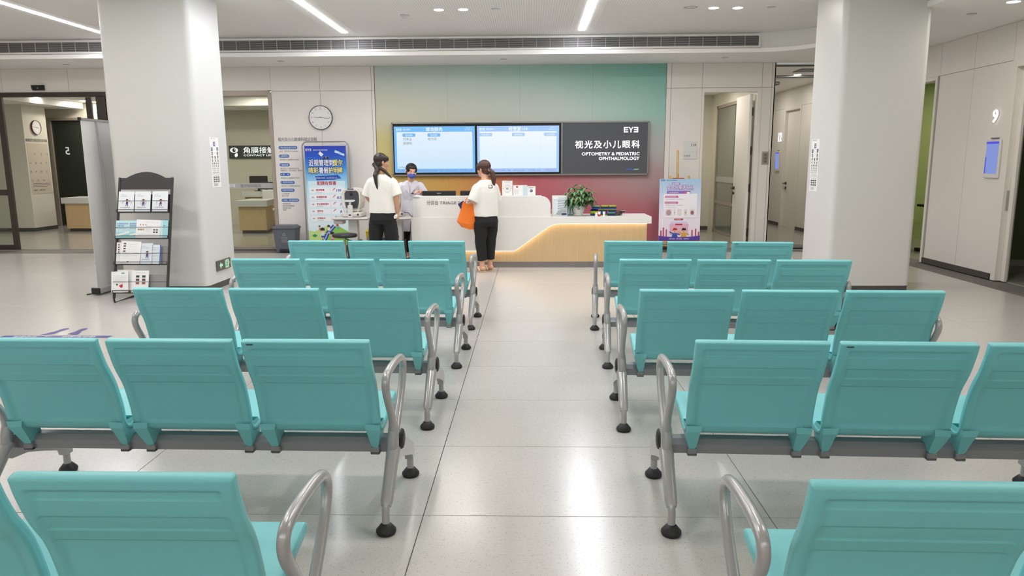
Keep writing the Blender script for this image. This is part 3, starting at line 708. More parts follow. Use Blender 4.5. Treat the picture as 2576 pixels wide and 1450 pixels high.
fb = MB(); fb.box(3.982, 13.96, 1.08, 3.992, 15.9, 1.19, m_frost); fb.build('frosted_band', gw)
MB().box(3.97, 12.87, 0, 4.11, 13.9, 2.98, m_bwall).box(3.97, 15.96, 0, 4.11, 19.5, 3.2, m_bwall).box(3.97, 13.9, 2.66, 4.11, 15.96, 3.2, m_bwall).box(4.03, 19.4, 0, 6, 19.5, 3.2, m_bwall).build('wall_corridor', kind='structure')
cc = MB(); cc.box(4.05, 12.86, 3.10, 6.0, 19.5, 3.2, m_soff); cc.box(4.13, 12.83, 3.08, XW, 12.86, 3.1, m_dark); cc.build('ceiling_corridor', kind='structure')
for i, (x0, x1, y0, y1, lb) in enumerate(((4.75, 5.8, 13.3, 13.75, 'nearest grey louvre in the corridor ceiling'), (4.3, 5.8, 14.3, 14.7, 'middle grey louvre in the corridor ceiling'), (4.1, 4.8, 15.8, 16.3, 'farthest grey louvre in the corridor ceiling'))):
    t = thing('ceiling_louvre', lb, 'vent', (x0, y0, 3.10)); MB().box(0, 0, -.012, x1-x0, y1-y0, 0, m_grey).build('frame', t)
    for k in range(int((y1-y0)/.08)): MB().box(.02, .03+.08*k, -.02, x1-x0-.02, .06+.08*k, -.012, m_lgrey).build('slat', t)
t = thing('hanging_projector', 'black fixture hanging from the corridor ceiling', 'fixture', (4.72, 14.9, 3.10)); MB().tube([(0,0,0),(0,0,-.06)], .02, m_lgrey).build('rod', t); MB().box(-.24, -.1, -.12, .16, .1, -.06, m_black, .01).build('body', t)
# door 12 and its signs
dd = MB(); dd.box(XW-.012, 16.23, 0, XW+.1, 16.30, 2.69, m_cream, .003).box(XW-.012, 17.2, 0, XW+.1, 17.28, 2.69, m_cream, .003).box(XW-.012, 16.3, 2.63, XW+.1, 17.2, 2.69, m_cream, .003)
d5 = dd.build('door_5', kind='structure'); l5 = MB().box(XW+.06, 16.3, -.01, XW+.1, 17.2, 2.63, m_cream).build('leaf', d5)
MB().tube([(XW+.06, 17.12, 1.0), (XW-.02, 17.12, 1.0), (XW-.02, 16.98, 1.0)], .011, m_black, 8).box(XW+.045, 17.09, .97, XW+.062, 17.15, 1.03, m_black).box(XW+.045, 17.09, .86, XW+.062, 17.15, .92, m_black).build('handle', l5)
m_halo = emat('white_halo', '#fff6e4', .3)
def number(body, loc, h, label):
    t = thing('room_number', label, 'sign', loc, -pi/2)
    k_ = MB(); k_.text(body, h*1.36, 0, 0, -.018, m_wlet, 'CENTER', .0025*h/.2, ext=.008, shear=.1); k_.build('numeral', t)
    k_ = MB(); k_.text(body, h*1.36, 0, 0, -.008, m_halo, 'CENTER', .003*h/.2, ext=.003, shear=.1); k_.build('backlight', t)
number('9', (XW, 9.50, 1.97), .165, 'lit white number 9 on the right wall above the door tablet')
number('12', (XW, 17.50, 1.96), .21, 'lit white number 12 on the corridor wall')
def tablet(loc, w_, h_, label):
    t = thing('door_tablet', label, 'tablet', loc, -pi/2)
    MB().box(-w_/2, -.03, 0, w_/2, 0, h_, m_wp, .008).build('housing', t)
    k_ = MB(); k_.rect2(-w_*.42, h_*.12, w_*.42, h_*.95, -.0315, emat('violet_blue_screen', '#8497dc', .9)); k_.rect2(-w_*.42, h_*.89, w_*.42, h_*.95, -.033, emat('deep_blue_screen', '#4a4fe0', .9)); k_.rect2(-w_*.42, h_*.12, -w_*.34, h_*.55, -.033, emat('deep_blue_screen', '#4a4fe0', .9)); k_.build('screen', t)
    MB().box(-w_*.25, -.02, h_+.012, w_*.25, 0, h_+.024, m_grey).build('sensor_bar', t)
tablet((XW, 9.46, 1.275), .29, .48, 'white framed tablet with blue screen below the lit number 9')
tablet((XW, 17.57, 1.27), .28, .46, 'narrow tablet with blue screen on the corridor wall below the lit 12')

# exam rooms behind the right wall
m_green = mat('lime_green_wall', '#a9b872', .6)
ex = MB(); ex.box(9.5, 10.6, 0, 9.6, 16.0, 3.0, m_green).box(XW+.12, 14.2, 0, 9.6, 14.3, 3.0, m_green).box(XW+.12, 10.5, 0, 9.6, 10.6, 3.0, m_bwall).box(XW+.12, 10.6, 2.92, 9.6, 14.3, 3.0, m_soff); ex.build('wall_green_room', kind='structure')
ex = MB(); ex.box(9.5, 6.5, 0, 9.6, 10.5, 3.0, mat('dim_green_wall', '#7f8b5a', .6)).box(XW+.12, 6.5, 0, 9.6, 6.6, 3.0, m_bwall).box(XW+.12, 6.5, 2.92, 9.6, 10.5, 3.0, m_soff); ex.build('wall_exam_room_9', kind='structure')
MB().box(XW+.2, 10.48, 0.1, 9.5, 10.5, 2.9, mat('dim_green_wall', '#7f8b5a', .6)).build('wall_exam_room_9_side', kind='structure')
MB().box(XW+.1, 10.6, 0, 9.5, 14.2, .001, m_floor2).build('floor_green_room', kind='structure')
# ============================================================ screens and department sign
m_stl = mat('grey_steel_frame', '#8f8d8b', .35, metal=.6)
t = thing('screen_surround', 'grey metal surround holding the two wall screens and the dark sign panel', 'frame', (0, 12.75, 1.295))
SX0, SX1, SZ = -2.39, 2.02, .885
MB().box(SX0, -.06, -.012, SX1, .018, .012, m_stl).box(SX0, -.06, SZ-.012, SX1, .018, SZ+.012, m_stl).box(SX0, -.06, 0, SX0+.022, .018, SZ, m_stl).box(SX1-.022, -.06, 0, SX1, .018, SZ, m_stl).box(.525, -.06, 0, .548, .018, SZ, m_stl).build('frame', t)
MB().box(SX0+.02, -.012, .01, .53, .0, SZ-.01, m_black).build('backing', t)
t2 = t
sb = MB().box(.548, -.05, .012, SX1-.022, 0, SZ-.012, mat('charcoal_sign_panel', '#53555a', .6)).build('sign_panel', t)
k_ = MB()
k_.logo(1.59, .705, .09, -.052, m_wlet, 1.15)
for q in (0, 1):
    dy = q*.0006
k_.text('视光及小儿眼科', .140, 1.865, .455, -.052, m_wlet, 'RIGHT', .0030, spacing=1.22, width=1.10)
k_.text('OPTOMETRY & PEDIATRIC', .076, 1.865, .322, -.052, m_wlet, 'RIGHT', .0018, width=.985)
k_.text('OPHTHALMOLOGY', .076, 1.865, .243, -.052, m_wlet, 'RIGHT', .0018, width=.69)
# slab serifs on the verticals of the English lettering are too small to pick apart: short bars on cap and base lines
k_.build('lettering', sb)
MB().rect2(1.64, .078, 1.775, .09, -.052, emat('blue_bar', '#3d63c8')).build('blue_bar', sb); MB().rect2(1.775, .078, 1.86, .09, -.052, emat('green_bar', '#86d07c')).build('green_bar', sb)

def screen(x0, x1, label, title, cols, pale):
    t = thing('wall_screen', label, 'screen', (x0, 12.735, 1.32)); W = x1-x0; Hh = .815
    MB().box(0, -.035, 0, W, -.001, Hh, m_black, .004).build('bezel', t)
    y = -.0362
    bl = emat('screen_blue', '#74bcf4', .98) if not pale else emat('screen_pale_blue', '#a2c8f8', 1.0)
    body = screen_mat('screen_panel_gradient' + ('_pale' if pale else ''), W, Hh, pale)
    k_ = MB(); k_.rect2(.012, .02, W-.012, Hh-.012, y, bl); k_.build('display', t)
    k_ = MB(); k_.rrect2(.055, .085, W-.055, Hh-.105, y-.001, body, .012); k_.poly2([(W/2-.02, Hh-.106), (W/2+.02, Hh-.106), (W/2, Hh-.092)], y-.001, body)
    k_.build('window', t)
    k_ = MB(); wl = emat('screen_white', '#f4faff', 1.05)
    k_.logo(.055, Hh-.083, .036, y-.001, wl); k_.text('爱尔眼科', .032, .17, Hh-.075, y-.001, wl)
    k_.text(title, .072, W/2, Hh-.088, y-.001, wl, 'CENTER', .0012)
    k_.text('2023-07-17', .022, W-.06, Hh-.05, y-.001, wl, 'RIGHT'); k_.text('周一 09:11:44', .022, W-.06, Hh-.08, y-.001, wl, 'RIGHT')
    k_.build('header_lettering', t)
    tag_ = emat('screen_tab_blue' if not pale else 'screen_tab_pale', '#6bb2ee' if not pale else '#a9c9f2', 1.0); gx = emat('screen_text', '#6f7c88', .9); ln = emat('screen_line', '#c4d8ea', 1)
    k_ = MB()
    for cx, head, names in cols:
        k_.rrect2(cx-.11, Hh-.185, cx+.11, Hh-.13, y-.002, tag_, .012); k_.text(head, .036, cx, Hh-.172, y-.003, wl, 'CENTER')
        for j, n_ in enumerate(names): k_.text(n_, .052, cx-.105, Hh-.245-.07*j, y-.002, gx)
    for cx in (.49, 1.09)[:(2 if pale else 1)]: k_.rect2(cx, .14, cx+.002, Hh-.14, y-.002, ln)
    if not pale: k_.text('过号患者', .028, .075, .10, y-.002, gx)
    k_.build('lists', t)
    k_ = MB(); k_.text('等。因排诊后，请未叫到号码的患者在候诊区耐心等待，谢谢！【90岁及以上老人、行动不便者（轮椅）' if not pale else '在候诊区耐心等待，谢谢！【90岁及以上老人、行动不便者（轮椅），可申请优先就诊】', .03, .06 if not pale else .27, .042, y-.002, emat('screen_magenta', '#a85ab8', .9), width=W-.11 if not pale else W-.33)
    k_.build('ticker', t)
def screen_mat(name, W, Hh, pale):
    m = bpy.data.materials.new(name); m.use_nodes = True; b = m.node_tree.nodes['Principled BSDF']; b.inputs['Base Color'].default_value = (.01,.01,.01,1)
    tc = N(m, 'ShaderNodeTexCoord'); sp = N(m, 'ShaderNodeSeparateXYZ'); L(m, tc.outputs['Generated'], sp.inputs[0]); cr = N(m, 'ShaderNodeValToRGB'); L(m, sp.outputs['Z'], cr.inputs[0]); e = cr.color_ramp.elements
    e[0].color = lin('#cbe6fb' if not pale else '#d8ecfd'); e[1].color = lin('#e3effb' if not pale else '#eef5fe'); L(m, cr.outputs[0], b.inputs['Emission Color']); b.inputs['Emission Strength'].default_value = (.98 if not pale else 1.0)*EK; return m
screen(-2.362, -.945, 'left wall screen with a blue queue list titled 综合验光', '综合验光', [(.27, '验光室8', ['闫承玉', '邵靖昀']), (.70, '验光室9', ['哈力夫'])], False)
screen(-.930, .500, 'middle wall screen with a paler blue queue page titled 检查室114', '检查室114', [(.16, '正在就诊', []), (.72, '候检患者', []), (1.27, '过号患者', [])], True)

# ============================================================ lettering on the left wall
t = thing('wall_lettering', 'blue pills and grey lines of Chinese clinic steps on the cream wall', 'sign', (-4.385, 12.75, 0))
k_ = MB(); k_.text('视光及小儿眼病科就诊流程', .068, 0, 1.895, -.002, m_grey, width=.68, bold=.0006); k_.build('heading', t)
pill = mat('pill_blue', '#3f70b8', .5)
steps = [(1.78, .33, '1 预约挂号/线下挂号', ['挂号：视光及小儿眼病科']), (1.635, .18, '2 接待签到', ['视光及小儿眼病科分诊台']), (1.485, .18, '3 基础检查', ['视光及小儿眼病科分诊台', '电脑验光、视力检测、眼压检']),
         (1.32, .18, '4 排    号', ['视光及小儿眼病科分诊台']), (1.18, .25, '5 等待叫号就诊', ['视光及小儿眼病科候诊区']), (1.045, .24, '6 视光专科检查', ['114检查室', '验光诊室']), (.87, .31, '7 配镜、视功能训练', ['验配框架镜', '验配角膜接触镜', '视功能训练', '其他'])]
for z, wd, head, lines in steps:
    k_ = MB(); k_.rrect2(0, z-.028, wd, z+.028, -.001, pill, .027, 6); k_.text(head, .036, .018, z-.013, -.002, m_paper, width=wd-.04); k_.build('step_pill', t)
    k_ = MB()
    for j, ln in enumerate(lines): k_.text(ln, .030, .012, z-.073-.036*j, -.002, m_grey)
    k_.build('step_lines', t)

# room 114 plate, steel plate
t = thing('door_plate', 'white door plate numbered 114 beside the open door', 'sign', (2.735, 12.75, 1.545))
MB().box(-.115, -.012, 0, .115, 0, .30, m_wp, .003).build('plate', t); k_ = MB(); k_.text('114', .07, .10, .215, -.0135, m_grey, 'RIGHT', bold=.0008); k_.text('检查室', .035, -.10, .045, -.0135, m_grey); k_.text('Consulting Room', .012, -.10, .03, -.0135, m_lgrey); k_.rect2(-.115, .118, .115, .12, -.0135, m_lgrey); k_.build('lettering', t)
t = thing('control_plate', 'small brushed steel control plate right of the open door', 'switch', (4.02, 12.75, 1.45))
MB().box(-.06, -.014, 0, .06, 0, .215, m_metal, .003).build('plate', t); MB().box(-.042, -.018, .02, .042, -.014, .195, mat('control_film', '#8f8578', .5)).build('film', t)
for k in range(3): MB().lathe([(.0001, .004), (.016, .004), (.016, 0)], m_grey, 12, Matrix.Translation((0, -.018, .05+.055*k)) @ Matrix.Rotation(pi/2, 4, 'X')).build('button', t)

# ============================================================ reception desk
m_solid = mat('white_solid_surface', '#e9e7e3', .3)
desk = thing('reception_desk', 'long white and oak reception desk lettered 分诊台 TRIAGE STATION', 'desk', (0, 10.38, 0))
# lower white body with the sloping cut: outline in X Z, left end rounded in plan
def arc(cx, cy, r, a0, a1, n=8): return [(cx+r*cos(R(a0+(a1-a0)*k/n)), cy+r*sin(R(a0+(a1-a0)*k/n))) for k in range(n+1)]
rl = .16
front = [(-1.74, .248), (-.245, .248)]+arc(-.245+.0, .30, .052, -90, -58, 3)+[(.25, .585)]+arc(.42, .30+.03, .307, 123, 92, 6)+[(1.72, .637), (1.72, .7345), (-1.74, .7345)]
b_ = MB()
pf = front
# curved left end: front polygon clipped at x=-1.58, end swept round
fx = -1.58
pf = [(fx, .248)]+front[1:-1]+[(fx, .7345)]
b_.prism(pf, 0, .05, m_solid, 'y')
ringp = arc(fx, rl, rl, 270, 180, 8)+[(fx-rl, .66)]
vv = [(x, y, .248) for x, y in ringp]+[(x, y, .7345) for x, y in ringp]; n_ = len(ringp)
b_.add(vv, [(i, i+1, n_+i+1, n_+i) for i in range(n_-1)], m_solid, True)
b_.build('front_panel', desk)
b_ = MB(); b_.box(-1.5, .0505, .66, 1.72, .66, .7345, m_solid); b_.build('counter_top', desk)
b_ = MB(); pw = [(-1.58, .085)]+[(1.665, .085), (1.665, .636), (.4, .636), (-1.58, .636)]
b_.prism(pw, .052, .075, m_wood, 'y'); b_.box(1.64, .075, .085, 1.665, .60, .636, m_wood)
ringw = arc(fx, rl, rl-.05, 270, 180, 8)+[(fx-rl+.05, .66)]; vv = [(x, y, .085) for x, y in ringw]+[(x, y, .636) for x, y in ringw]; b_.add(vv, [(i, i+1, n_+i+1, n_+i) for i in range(n_-1)], m_wood, True)
b_.build('oak_front', desk)
b_ = MB(); m_kick = mat('steel_kickplate', '#8a8484', .35, metal=.6)
for k in range(4): b_.box(-1.6+.815*k+.001, .055, 0.0, -1.6+.815*(k+1)-.001, .07, .085, m_kick)
ringk = arc(fx, rl, rl-.055, 270, 180, 8)+[(fx-rl+.055, .66)]; vv = [(x, y, 0) for x, y in ringk]+[(x, y, .085) for x, y in ringk]; b_.add(vv, [(i, i+1, n_+i+1, n_+i) for i in range(n_-1)], m_kick, True)
b_.box(1.62, .06, 0, 1.64, .6, .085, m_kick)
b_.build('kick_plate', desk)
# raised transaction shelf
b_ = MB(); up_ = [(-1.56, .732), (.285, .732), (.285, .90)]+arc(.155, .90, .13, 0, 90, 8)+[(-1.56, 1.03)]
b_.prism(up_, .012, .04, m_solid, 'y')
ringu = arc(-1.56, .012+.15, .15, 270, 180, 8)+[(-1.71, .56)]; n2 = len(ringu)
vv = [(x, y, .732) for x, y in ringu]+[(x, y, 1.03) for x, y in ringu]; b_.add(vv, [(i, i+1, n2+i+1, n2+i) for i in range(n2-1)], m_solid, True)
b_.build('raised_front', desk)
b_ = MB(); b_.prism([(-1.56, .0405), (-1.56, .0125)]+ringu[1:]+[(-1.64, .56), (-1.64, .30), (.155, .30), (.155, .0405)], 1.0, 1.0295, m_solid, 'z'); b_.box(-1.64, .28, .735, .155, .30, 1.0, m_solid); b_.build('raised_shelf', desk)
MB().box(-1.6, .62, .0, 1.60, .655, .66, m_solid).build('rear_panel', desk)
k_ = MB(); k_.text('分诊台', .068, -1.485, .918, .0095, m_grey, width=.165, bold=.0008); k_.text('TRIAGE STATION', .0585, -1.30, .92, .0095, m_grey, width=.56, bold=.0012); k_.build('lettering', desk)
# warm light strip hidden in the reveal between white and oak
m_led = mat('warm_led', '#ffffff', .5, emit='#ffe2bd', es=1.1)
b_ = MB(); edge = front[1:-3]
for (xa, za), (xb, zb) in zip(edge[:-1], edge[1:]):
    pass
def ledseg(b_, xa, za, xb, zb):
    dx, dz = xb-xa, zb-za; l = math.hypot(dx, dz); nx, nz = -dz/l*.010, dx/l*.010
    b_.add([(xa+nx, .0515, za+nz), (xb+nx, .0515, zb+nz), (xb+nx*2.2, .0515, zb+nz*2.2), (xa+nx*2.2, .0515, za+nz*2.2)], [(0, 1, 2, 3), (3, 2, 1, 0)], m_led)
# the strip faces down into the reveal: a narrow lip set behind the white panel
b_ = MB(); 
pts = [(-1.58, .248), (-.245, .248)]+arc(-.245, .30, .052, -90, -58, 3)[1:]+[(.25, .585)]+arc(.42, .33, .307, 123, 92, 6)+[(1.66, .637)]
for (xa, za), (xb, zb) in zip(pts[:-1], pts[1:]):
    l = math.hypot(xb-xa, zb-za)
    if l < 1e-4: continue
    nx, nz = -(zb-za)/l, (xb-xa)/l
    if nz < 0: nx, nz = -nx, -nz
    o = .004
    b_.add([(xa+nx*o, .002, za+nz*o-.006), (xb+nx*o, .002, zb+nz*o-.006), (xb+nx*o, .05, zb+nz*o-.006), (xa+nx*o, .05, za+nz*o-.006)], [(0, 3, 2, 1)], m_led)
b_.build('light_strip', desk)

# ============================================================ things on the desk
DZ = .7345
def monitor(x, y, w_, label, z=.7345, h=.36):
    t = thing('desktop_monitor', label, 'monitor', (x, y, z)); MB().box(-w_/2, -.02, h-.29, w_/2, .015, h, m_black, .008).build('screen', t)
    MB().box(-.05, -.035, .02, .05, -.02, h-.1, m_black, .004).build('arm', t); MB().box(-.12, -.09, 0, .12, .09, .012, m_black, .004).build('stand', t)
    k_ = MB(); k_.disc2(0, h-.09, .028, -.0365, m_grey, 16); k_.rect2(-.03, h-.04, .03, h-.03, -.0215, m_lgrey); k_.build('emblem', t)
monitor(-1.36, 10.84, .50, 'black monitor seen from behind at the left end of the reception desk')
monitor(-.80, 10.84, .49, 'black monitor seen from behind, beside the woman with the orange bag')
def sign_stand(x, y, z, w_, h, label, art, name='sign_holder'):
    t = thing(name, label, 'sign', (x, y, z)); MB().box(-w_/2, -.004, 0, w_/2, 0, h, m_paper).build('card', t)
    MB().box(-w_/2-.004, -.03, 0, w_/2+.004, .05, .006, m_acr).box(-w_/2-.004, .001, 0, w_/2+.004, .004, h+.004, m_acr).build('acrylic_stand', t)
    k_ = MB(); art(k_); k_.build('print', t); return t
m_acr = mat('clear_acrylic', '#e8eeee', .08, alpha=.45)
ZT = 1.03
def art1(k):
    k.text('个人信息 授权书', .012, 0, .195, -.006, m_grey, 'CENTER')
    for a_ in range(12): k.disc2(.048*cos(a_*pi/6), .105+.048*sin(a_*pi/6), .006, -.006, m_lgrey, 8)
    k.rrect2(-.018, .09, .018, .12, -.006, m_lgrey, .004); k.disc2(-.06, .11, .004, -.006, m_grey, 8); k.disc2(.06, .11, .004, -.006, m_grey, 8); k.text('便民服务台', .012, 0, .04, -.006, m_lgrey, 'CENTER')
sign_stand(-.335, 10.52, ZT, .145, .215, 'tall white upright card on the raised desk shelf', art1)
def art2(k): k.disc2(-.045, .128, .014, -.006, m_red, 14); k.rect2(.04, .0, .10, .146, -.006, mat('pale_blue_print', '#c3d6dc', .5)); k.rect2(-.085, .02, -.025, .09, -.006, mat('faint_print', '#dcdfe2', .5))
sign_stand(-.15, 10.52, ZT, .20, .15, 'wide white card with a red dot on the raised desk shelf', art2)
def art3(k): k.disc2(0, .072, .021, -.006, m_navy, 18); k.disc2(-.002, .075, .011, -.0065, m_lgrey, 14); k.text('眼 健 康 卡', .017, 0, .108, -.006, m_navy, 'CENTER'); k.text('请 扫 码 登 记', .01, 0, .02, -.006, m_lgrey, 'CENTER')
sign_stand(.01, 10.52, ZT, .115, .135, 'small pale card with a navy disc on the raised desk shelf', art3)
def art4(k):
    g = mat('grey_photo_print', '#a9b0b4', .5); k.rect2(-.02, .01, .10, .27, -.006, mat('pale_grey_print', '#cfd6da', .5))
    for j in range(6): k.poly2([(-.03, .22-.035*j), (.10, .235-.035*j), (.10, .222-.035*j), (-.03, .205-.035*j)], -.0065, g)
    k.poly2([(-.06, .02), (.10, .02), (.10, .09), (.02, .10), (-.03, .06)], -.007, g); k.rect2(.03, .015, .10, .04, -.0075, m_navy); k.rect2(-.10, .01, -.02, .25, -.006, mat('faint_blue_print', '#e3eaf2', .5)); k.text('青少年近视防控', .018, -.09, .225, -.007, m_lgrey)
sign_stand(.42, 10.56, DZ, .215, .295, 'white upright poster card with a grey photograph left of the potted plant', art4)
def art5(k): k.rect2(-.05, .0, .05, .17, -.006, mat('teal_print', '#5ea79b', .5)); k.poly2([(-.035, .01), (.0, .015), (-.005, .15), (-.025, .12)], -.007, m_paper); k.poly2([(.012, .015), (.045, .02), (.02, .13)], -.007, m_paper)
sign_stand(.575, 10.70, DZ, .11, .19, 'teal and white card half hidden behind the plant leaves', art5)

# potted plant
m_pot = mat('white_ceramic', '#dedfd8', .25); m_leaf = mat('plant_leaf', '#5f8a56', .5, var=.25, vs=25); m_leafd = mat('plant_leaf_dark', '#41653a', .5, var=.2, vs=25); m_stem = mat('plant_stem', '#5d7a45', .6)
t = thing('potted_plant', 'bushy green money tree in a white pot on the reception counter', 'plant', (.70, 10.63, DZ))
MB().lathe([(0, 0), (.058, 0), (.066, .006), (.066, .016), (.056, .028), (.072, .05), (.083, .085), (.083, .115), (.075, .145), (.08, .155), (.074, .155), (.068, .14), (.0, .138)], m_pot, 32).build('pot', t)
k_ = MB(); k_.poly2([(-.052, .13), (-.04, .122), (-.028, .112), (-.035, .128)], -.0855, m_ink); k_.rect2(-.02, .098, .012, .108, -.0865, m_ink); k_.build('emblem', t)
MB().lathe([(0, .142), (.07, .140)], mat('potting_soil', '#3a2f26', .9), 20).build('soil', t)
rnd = random.Random(5)
def leaf(b_, base, d, ln, wd, m, droop):
    d = Vector(d).normalized(); side = d.cross(Vector((0, 0, 1))); side = side.normalized() if side.length > .1 else Vector((1, 0, 0)); v = []
    for i in range(6):
        s_ = i/5; p = Vector(base)+d*ln*s_+Vector((0, 0, -droop*ln*s_*s_)); w_ = wd*sin(pi*min(1, s_*.93+.07))**.8*(1 if i < 5 else 0)
        nz = Vector((0, 0, .25*w_)); v += [p-side*w_+nz, p, p+side*w_+nz]
    b_.add(v, [q for i in range(5) for q in ((i*3, i*3+1, i*3+4, i*3+3), (i*3+1, i*3+2, i*3+5, i*3+4))], m, True)
stems = []
tips = [(0, -.02, .44), (-.09, .02, .40), (.10, -.02, .40), (.17, .0, .34), (-.14, -.03, .33), (-.18, .03, .26), (.03, -.08, .36), (.13, -.06, .27), (-.08, -.09, .27), (.19, .02, .22), (-.02, -.11, .22), (.09, -.10, .20), (-.14, -.06, .19), (.02, .1, .38), (-.06, .1, .33), (.1, .09, .31), (-.02, -.05, .30), (.06, .03, .33), (.15, -.08, .19), (-.10, -.11, .21), (-.17, .0, .17), (.05, -.12, .25), (0, -.04, .37), (-.05, -.07, .34), (.07, -.06, .32), (.12, .04, .29), (-.11, .05, .30), (.0, -.10, .28), (-.06, -.11, .18), (.13, -.03, .22), (-.13, -.08, .25), (.17, -.05, .27), (-.16, -.03, .24), (.04, -.11, .16)]
for k, tp in enumerate(tips):
    st = MB(); st.tube(spline([(tp[0]*.08, tp[1]*.08, .138), (tp[0]*.4, tp[1]*.4, .138+(tp[2]-.138)*.65), tp], 4), .0022, m_stem, 5); s_ = st.build('stem', t)
    n_ = 6 if k % 3 else 7
    for q in range(n_):
        a_ = 2*pi*q/n_+rnd.random()*.5; b_ = MB(); leaf(b_, tp, (cos(a_), sin(a_), .25 if tp[2] > .3 else .05), rnd.uniform(.09, .122)*(1 if tp[2] > .2 else .8), rnd.uniform(.016, .021), m_leaf if tp[2] > .26 else m_leafd, rnd.uniform(.45, .95)); b_.build('leaf', s_)
for x, y, z, m in ((-.04, -.06, .315, '#6e1f1c'), (.085, -.11, .21, '#c8492c'), (.02, -.09, .27, '#a3332b')):
    MB().lathe([(0, -.016), (.011, -.01), (.013, 0), (.010, .011), (0, .015)], mat('ornament'+m, m, .4), 12, Matrix.Translation((x, y, z))).build('red_ornament', t)

# glasses cases in three stacks
m_lime = mat('lime_green_plastic', '#a8cc2c', .2, coat=.5); m_cblue = mat('cobalt_plastic', '#2547a8', .3, coat=.4); m_mint = mat('mint_plastic', '#6fae7a', .25, coat=.4); m_band = mat('black_zip', '#121417', .6); m_dkblue = mat('navy_plastic', '#1d2c66', .2, coat=.5)
def case(x, z, w_, top, bot, label, y=10.60, band=.010, dy=0):
    t = thing('glasses_case', label, 'case', (x, y+dy, z), group='glasses cases stacked on the counter')
    MB().box(-w_/2, -.035, 0, w_/2, .035, .022, bot, .007).build('lower_shell', t); MB().box(-w_/2-.004, -.038, .018, w_/2+.004, .038, .03, m_band, .005).build('zip_band', t)
    MB().box(-w_/2+.002, -.034, .03, w_/2-.002, .034, .049, top, .009).build('upper_shell', t)
    MB().box(w_*.28, -.037, .006, w_*.33, -.034, .014, m_band).build('zip_pull', t)
hs = .0492
base_ = [(.925, [(m_lime, m_cblue, 'lime and blue glasses case at the bottom of the left stack'), (m_dkblue, m_lime, 'navy topped glasses case in the middle of the left stack'), (m_mint, m_cblue, 'mint topped glasses case on top of the left stack')], (0, .0, .02)),
         (1.055, [(m_cblue, m_lime, 'blue topped glasses case at the bottom of the middle stack'), (m_lime, m_cblue, 'lime and blue glasses case second from the top in the middle stack'), (m_lime, m_cblue, 'lime and blue glasses case on top of the middle stack')], (0, .0, .015)),
         (1.185, [(m_mint, m_dkblue, 'green topped glasses case at the bottom of the right stack'), (m_lime, m_cblue, 'lime and blue glasses case in the middle of the right stack'), (m_lime, m_cblue, 'lime and blue glasses case on top of the right stack')], (-.012, .0, .0))]
for x, st, dx in base_:
    for j, (a_, b2, lb) in enumerate(st): case(x+dx[j], DZ+j*hs, .112, a_, b2, lb, dy=.01*(j % 2))
# figurines
def figurine(x, label, body, ears, hat):
    t = thing('small_figurine', label, 'figurine', (x, 10.49, DZ)); wm = mat('figurine_white', '#efece6', .3)
    MB().lathe([(0, 0), (.018, 0), (.021, .012), (.017, .026), (.01, .03)], body, 16).build('body', t); MB().lathe([(0, -.02), (.016, -.014), (.021, 0), (.016, .014), (0, .02)], wm, 16, Matrix.Translation((0, 0, .042))).build('head', t)
    for s_ in (-1, 1):
        if ears: MB().lathe([(.007, 0), (.005, .01), (0, .016)], wm, 8, Matrix.Translation((s_*.013, 0, .057))).build('ear', t)
    if hat: MB().lathe([(.018, 0), (.014, .01), (0, .016)], hat, 14, Matrix.Translation((0, 0, .052))).build('hat', t)
figurine(.945, 'tiny white figurine with an orange cap before the left stack of cases', m_paper, False, mat('orange_print', '#e0702c', .4))
figurine(.985, 'tiny white round figurine beside the one in an orange cap', m_red, True, None)
figurine(1.055, 'tiny pale figurine with pointed top before the middle stack of cases', m_paper, True, mat('peach_print', '#f0c8a0', .4))
# grey crumpled cloths
t = thing('folded_cloths', 'crumpled grey cloth bags heaped at the right of the glasses cases', 'cloth', (1.29, 10.63, DZ))
rg = mat('grey_fabric', '#8c8a88', .9, bump=.4, bs=120)
for k in range(6):
    b_ = MB(); v = []; a_ = rnd.uniform(-.3, .5)
    for i in range(7):
        for j in range(5):
            x = (i/6-.5)*.115; y = (j/4-.5)*.07; v.append((x*cos(a_)-y*sin(a_)+.012*k-.03, x*sin(a_)+y*cos(a_), .004+.011*k+rnd.uniform(0, .009)+abs(x)*.25*(k/5)))
    n_ = len(v); v += [(x, y, z-.004) for x, y, z in v]
    f = [(i*5+j, (i+1)*5+j, (i+1)*5+j+1, i*5+j+1) for i in range(6) for j in range(4)]; f += [tuple(n_+q for q in g[::-1]) for g in f]
    b_.add(v, f, rg, True); b_.build('cloth_fold', t)
# small items behind the shelf end
t = thing('pen_holder', 'black and red desk tidy half hidden at the end of the raised shelf', 'holder', (.335, 10.72, DZ)); MB().lathe([(.026, 0), (.03, .09), (.026, .09), (.024, .01)], mat('beige_plastic', '#b8a98c', .5), 16).build('cup', t)
for k in range(3): MB().tube([(.01*k-.01, 0, .02), (.02*k-.02, .0, .15-.01*k)], .004, m_red if k == 1 else m_black, 6).build('pen', t)

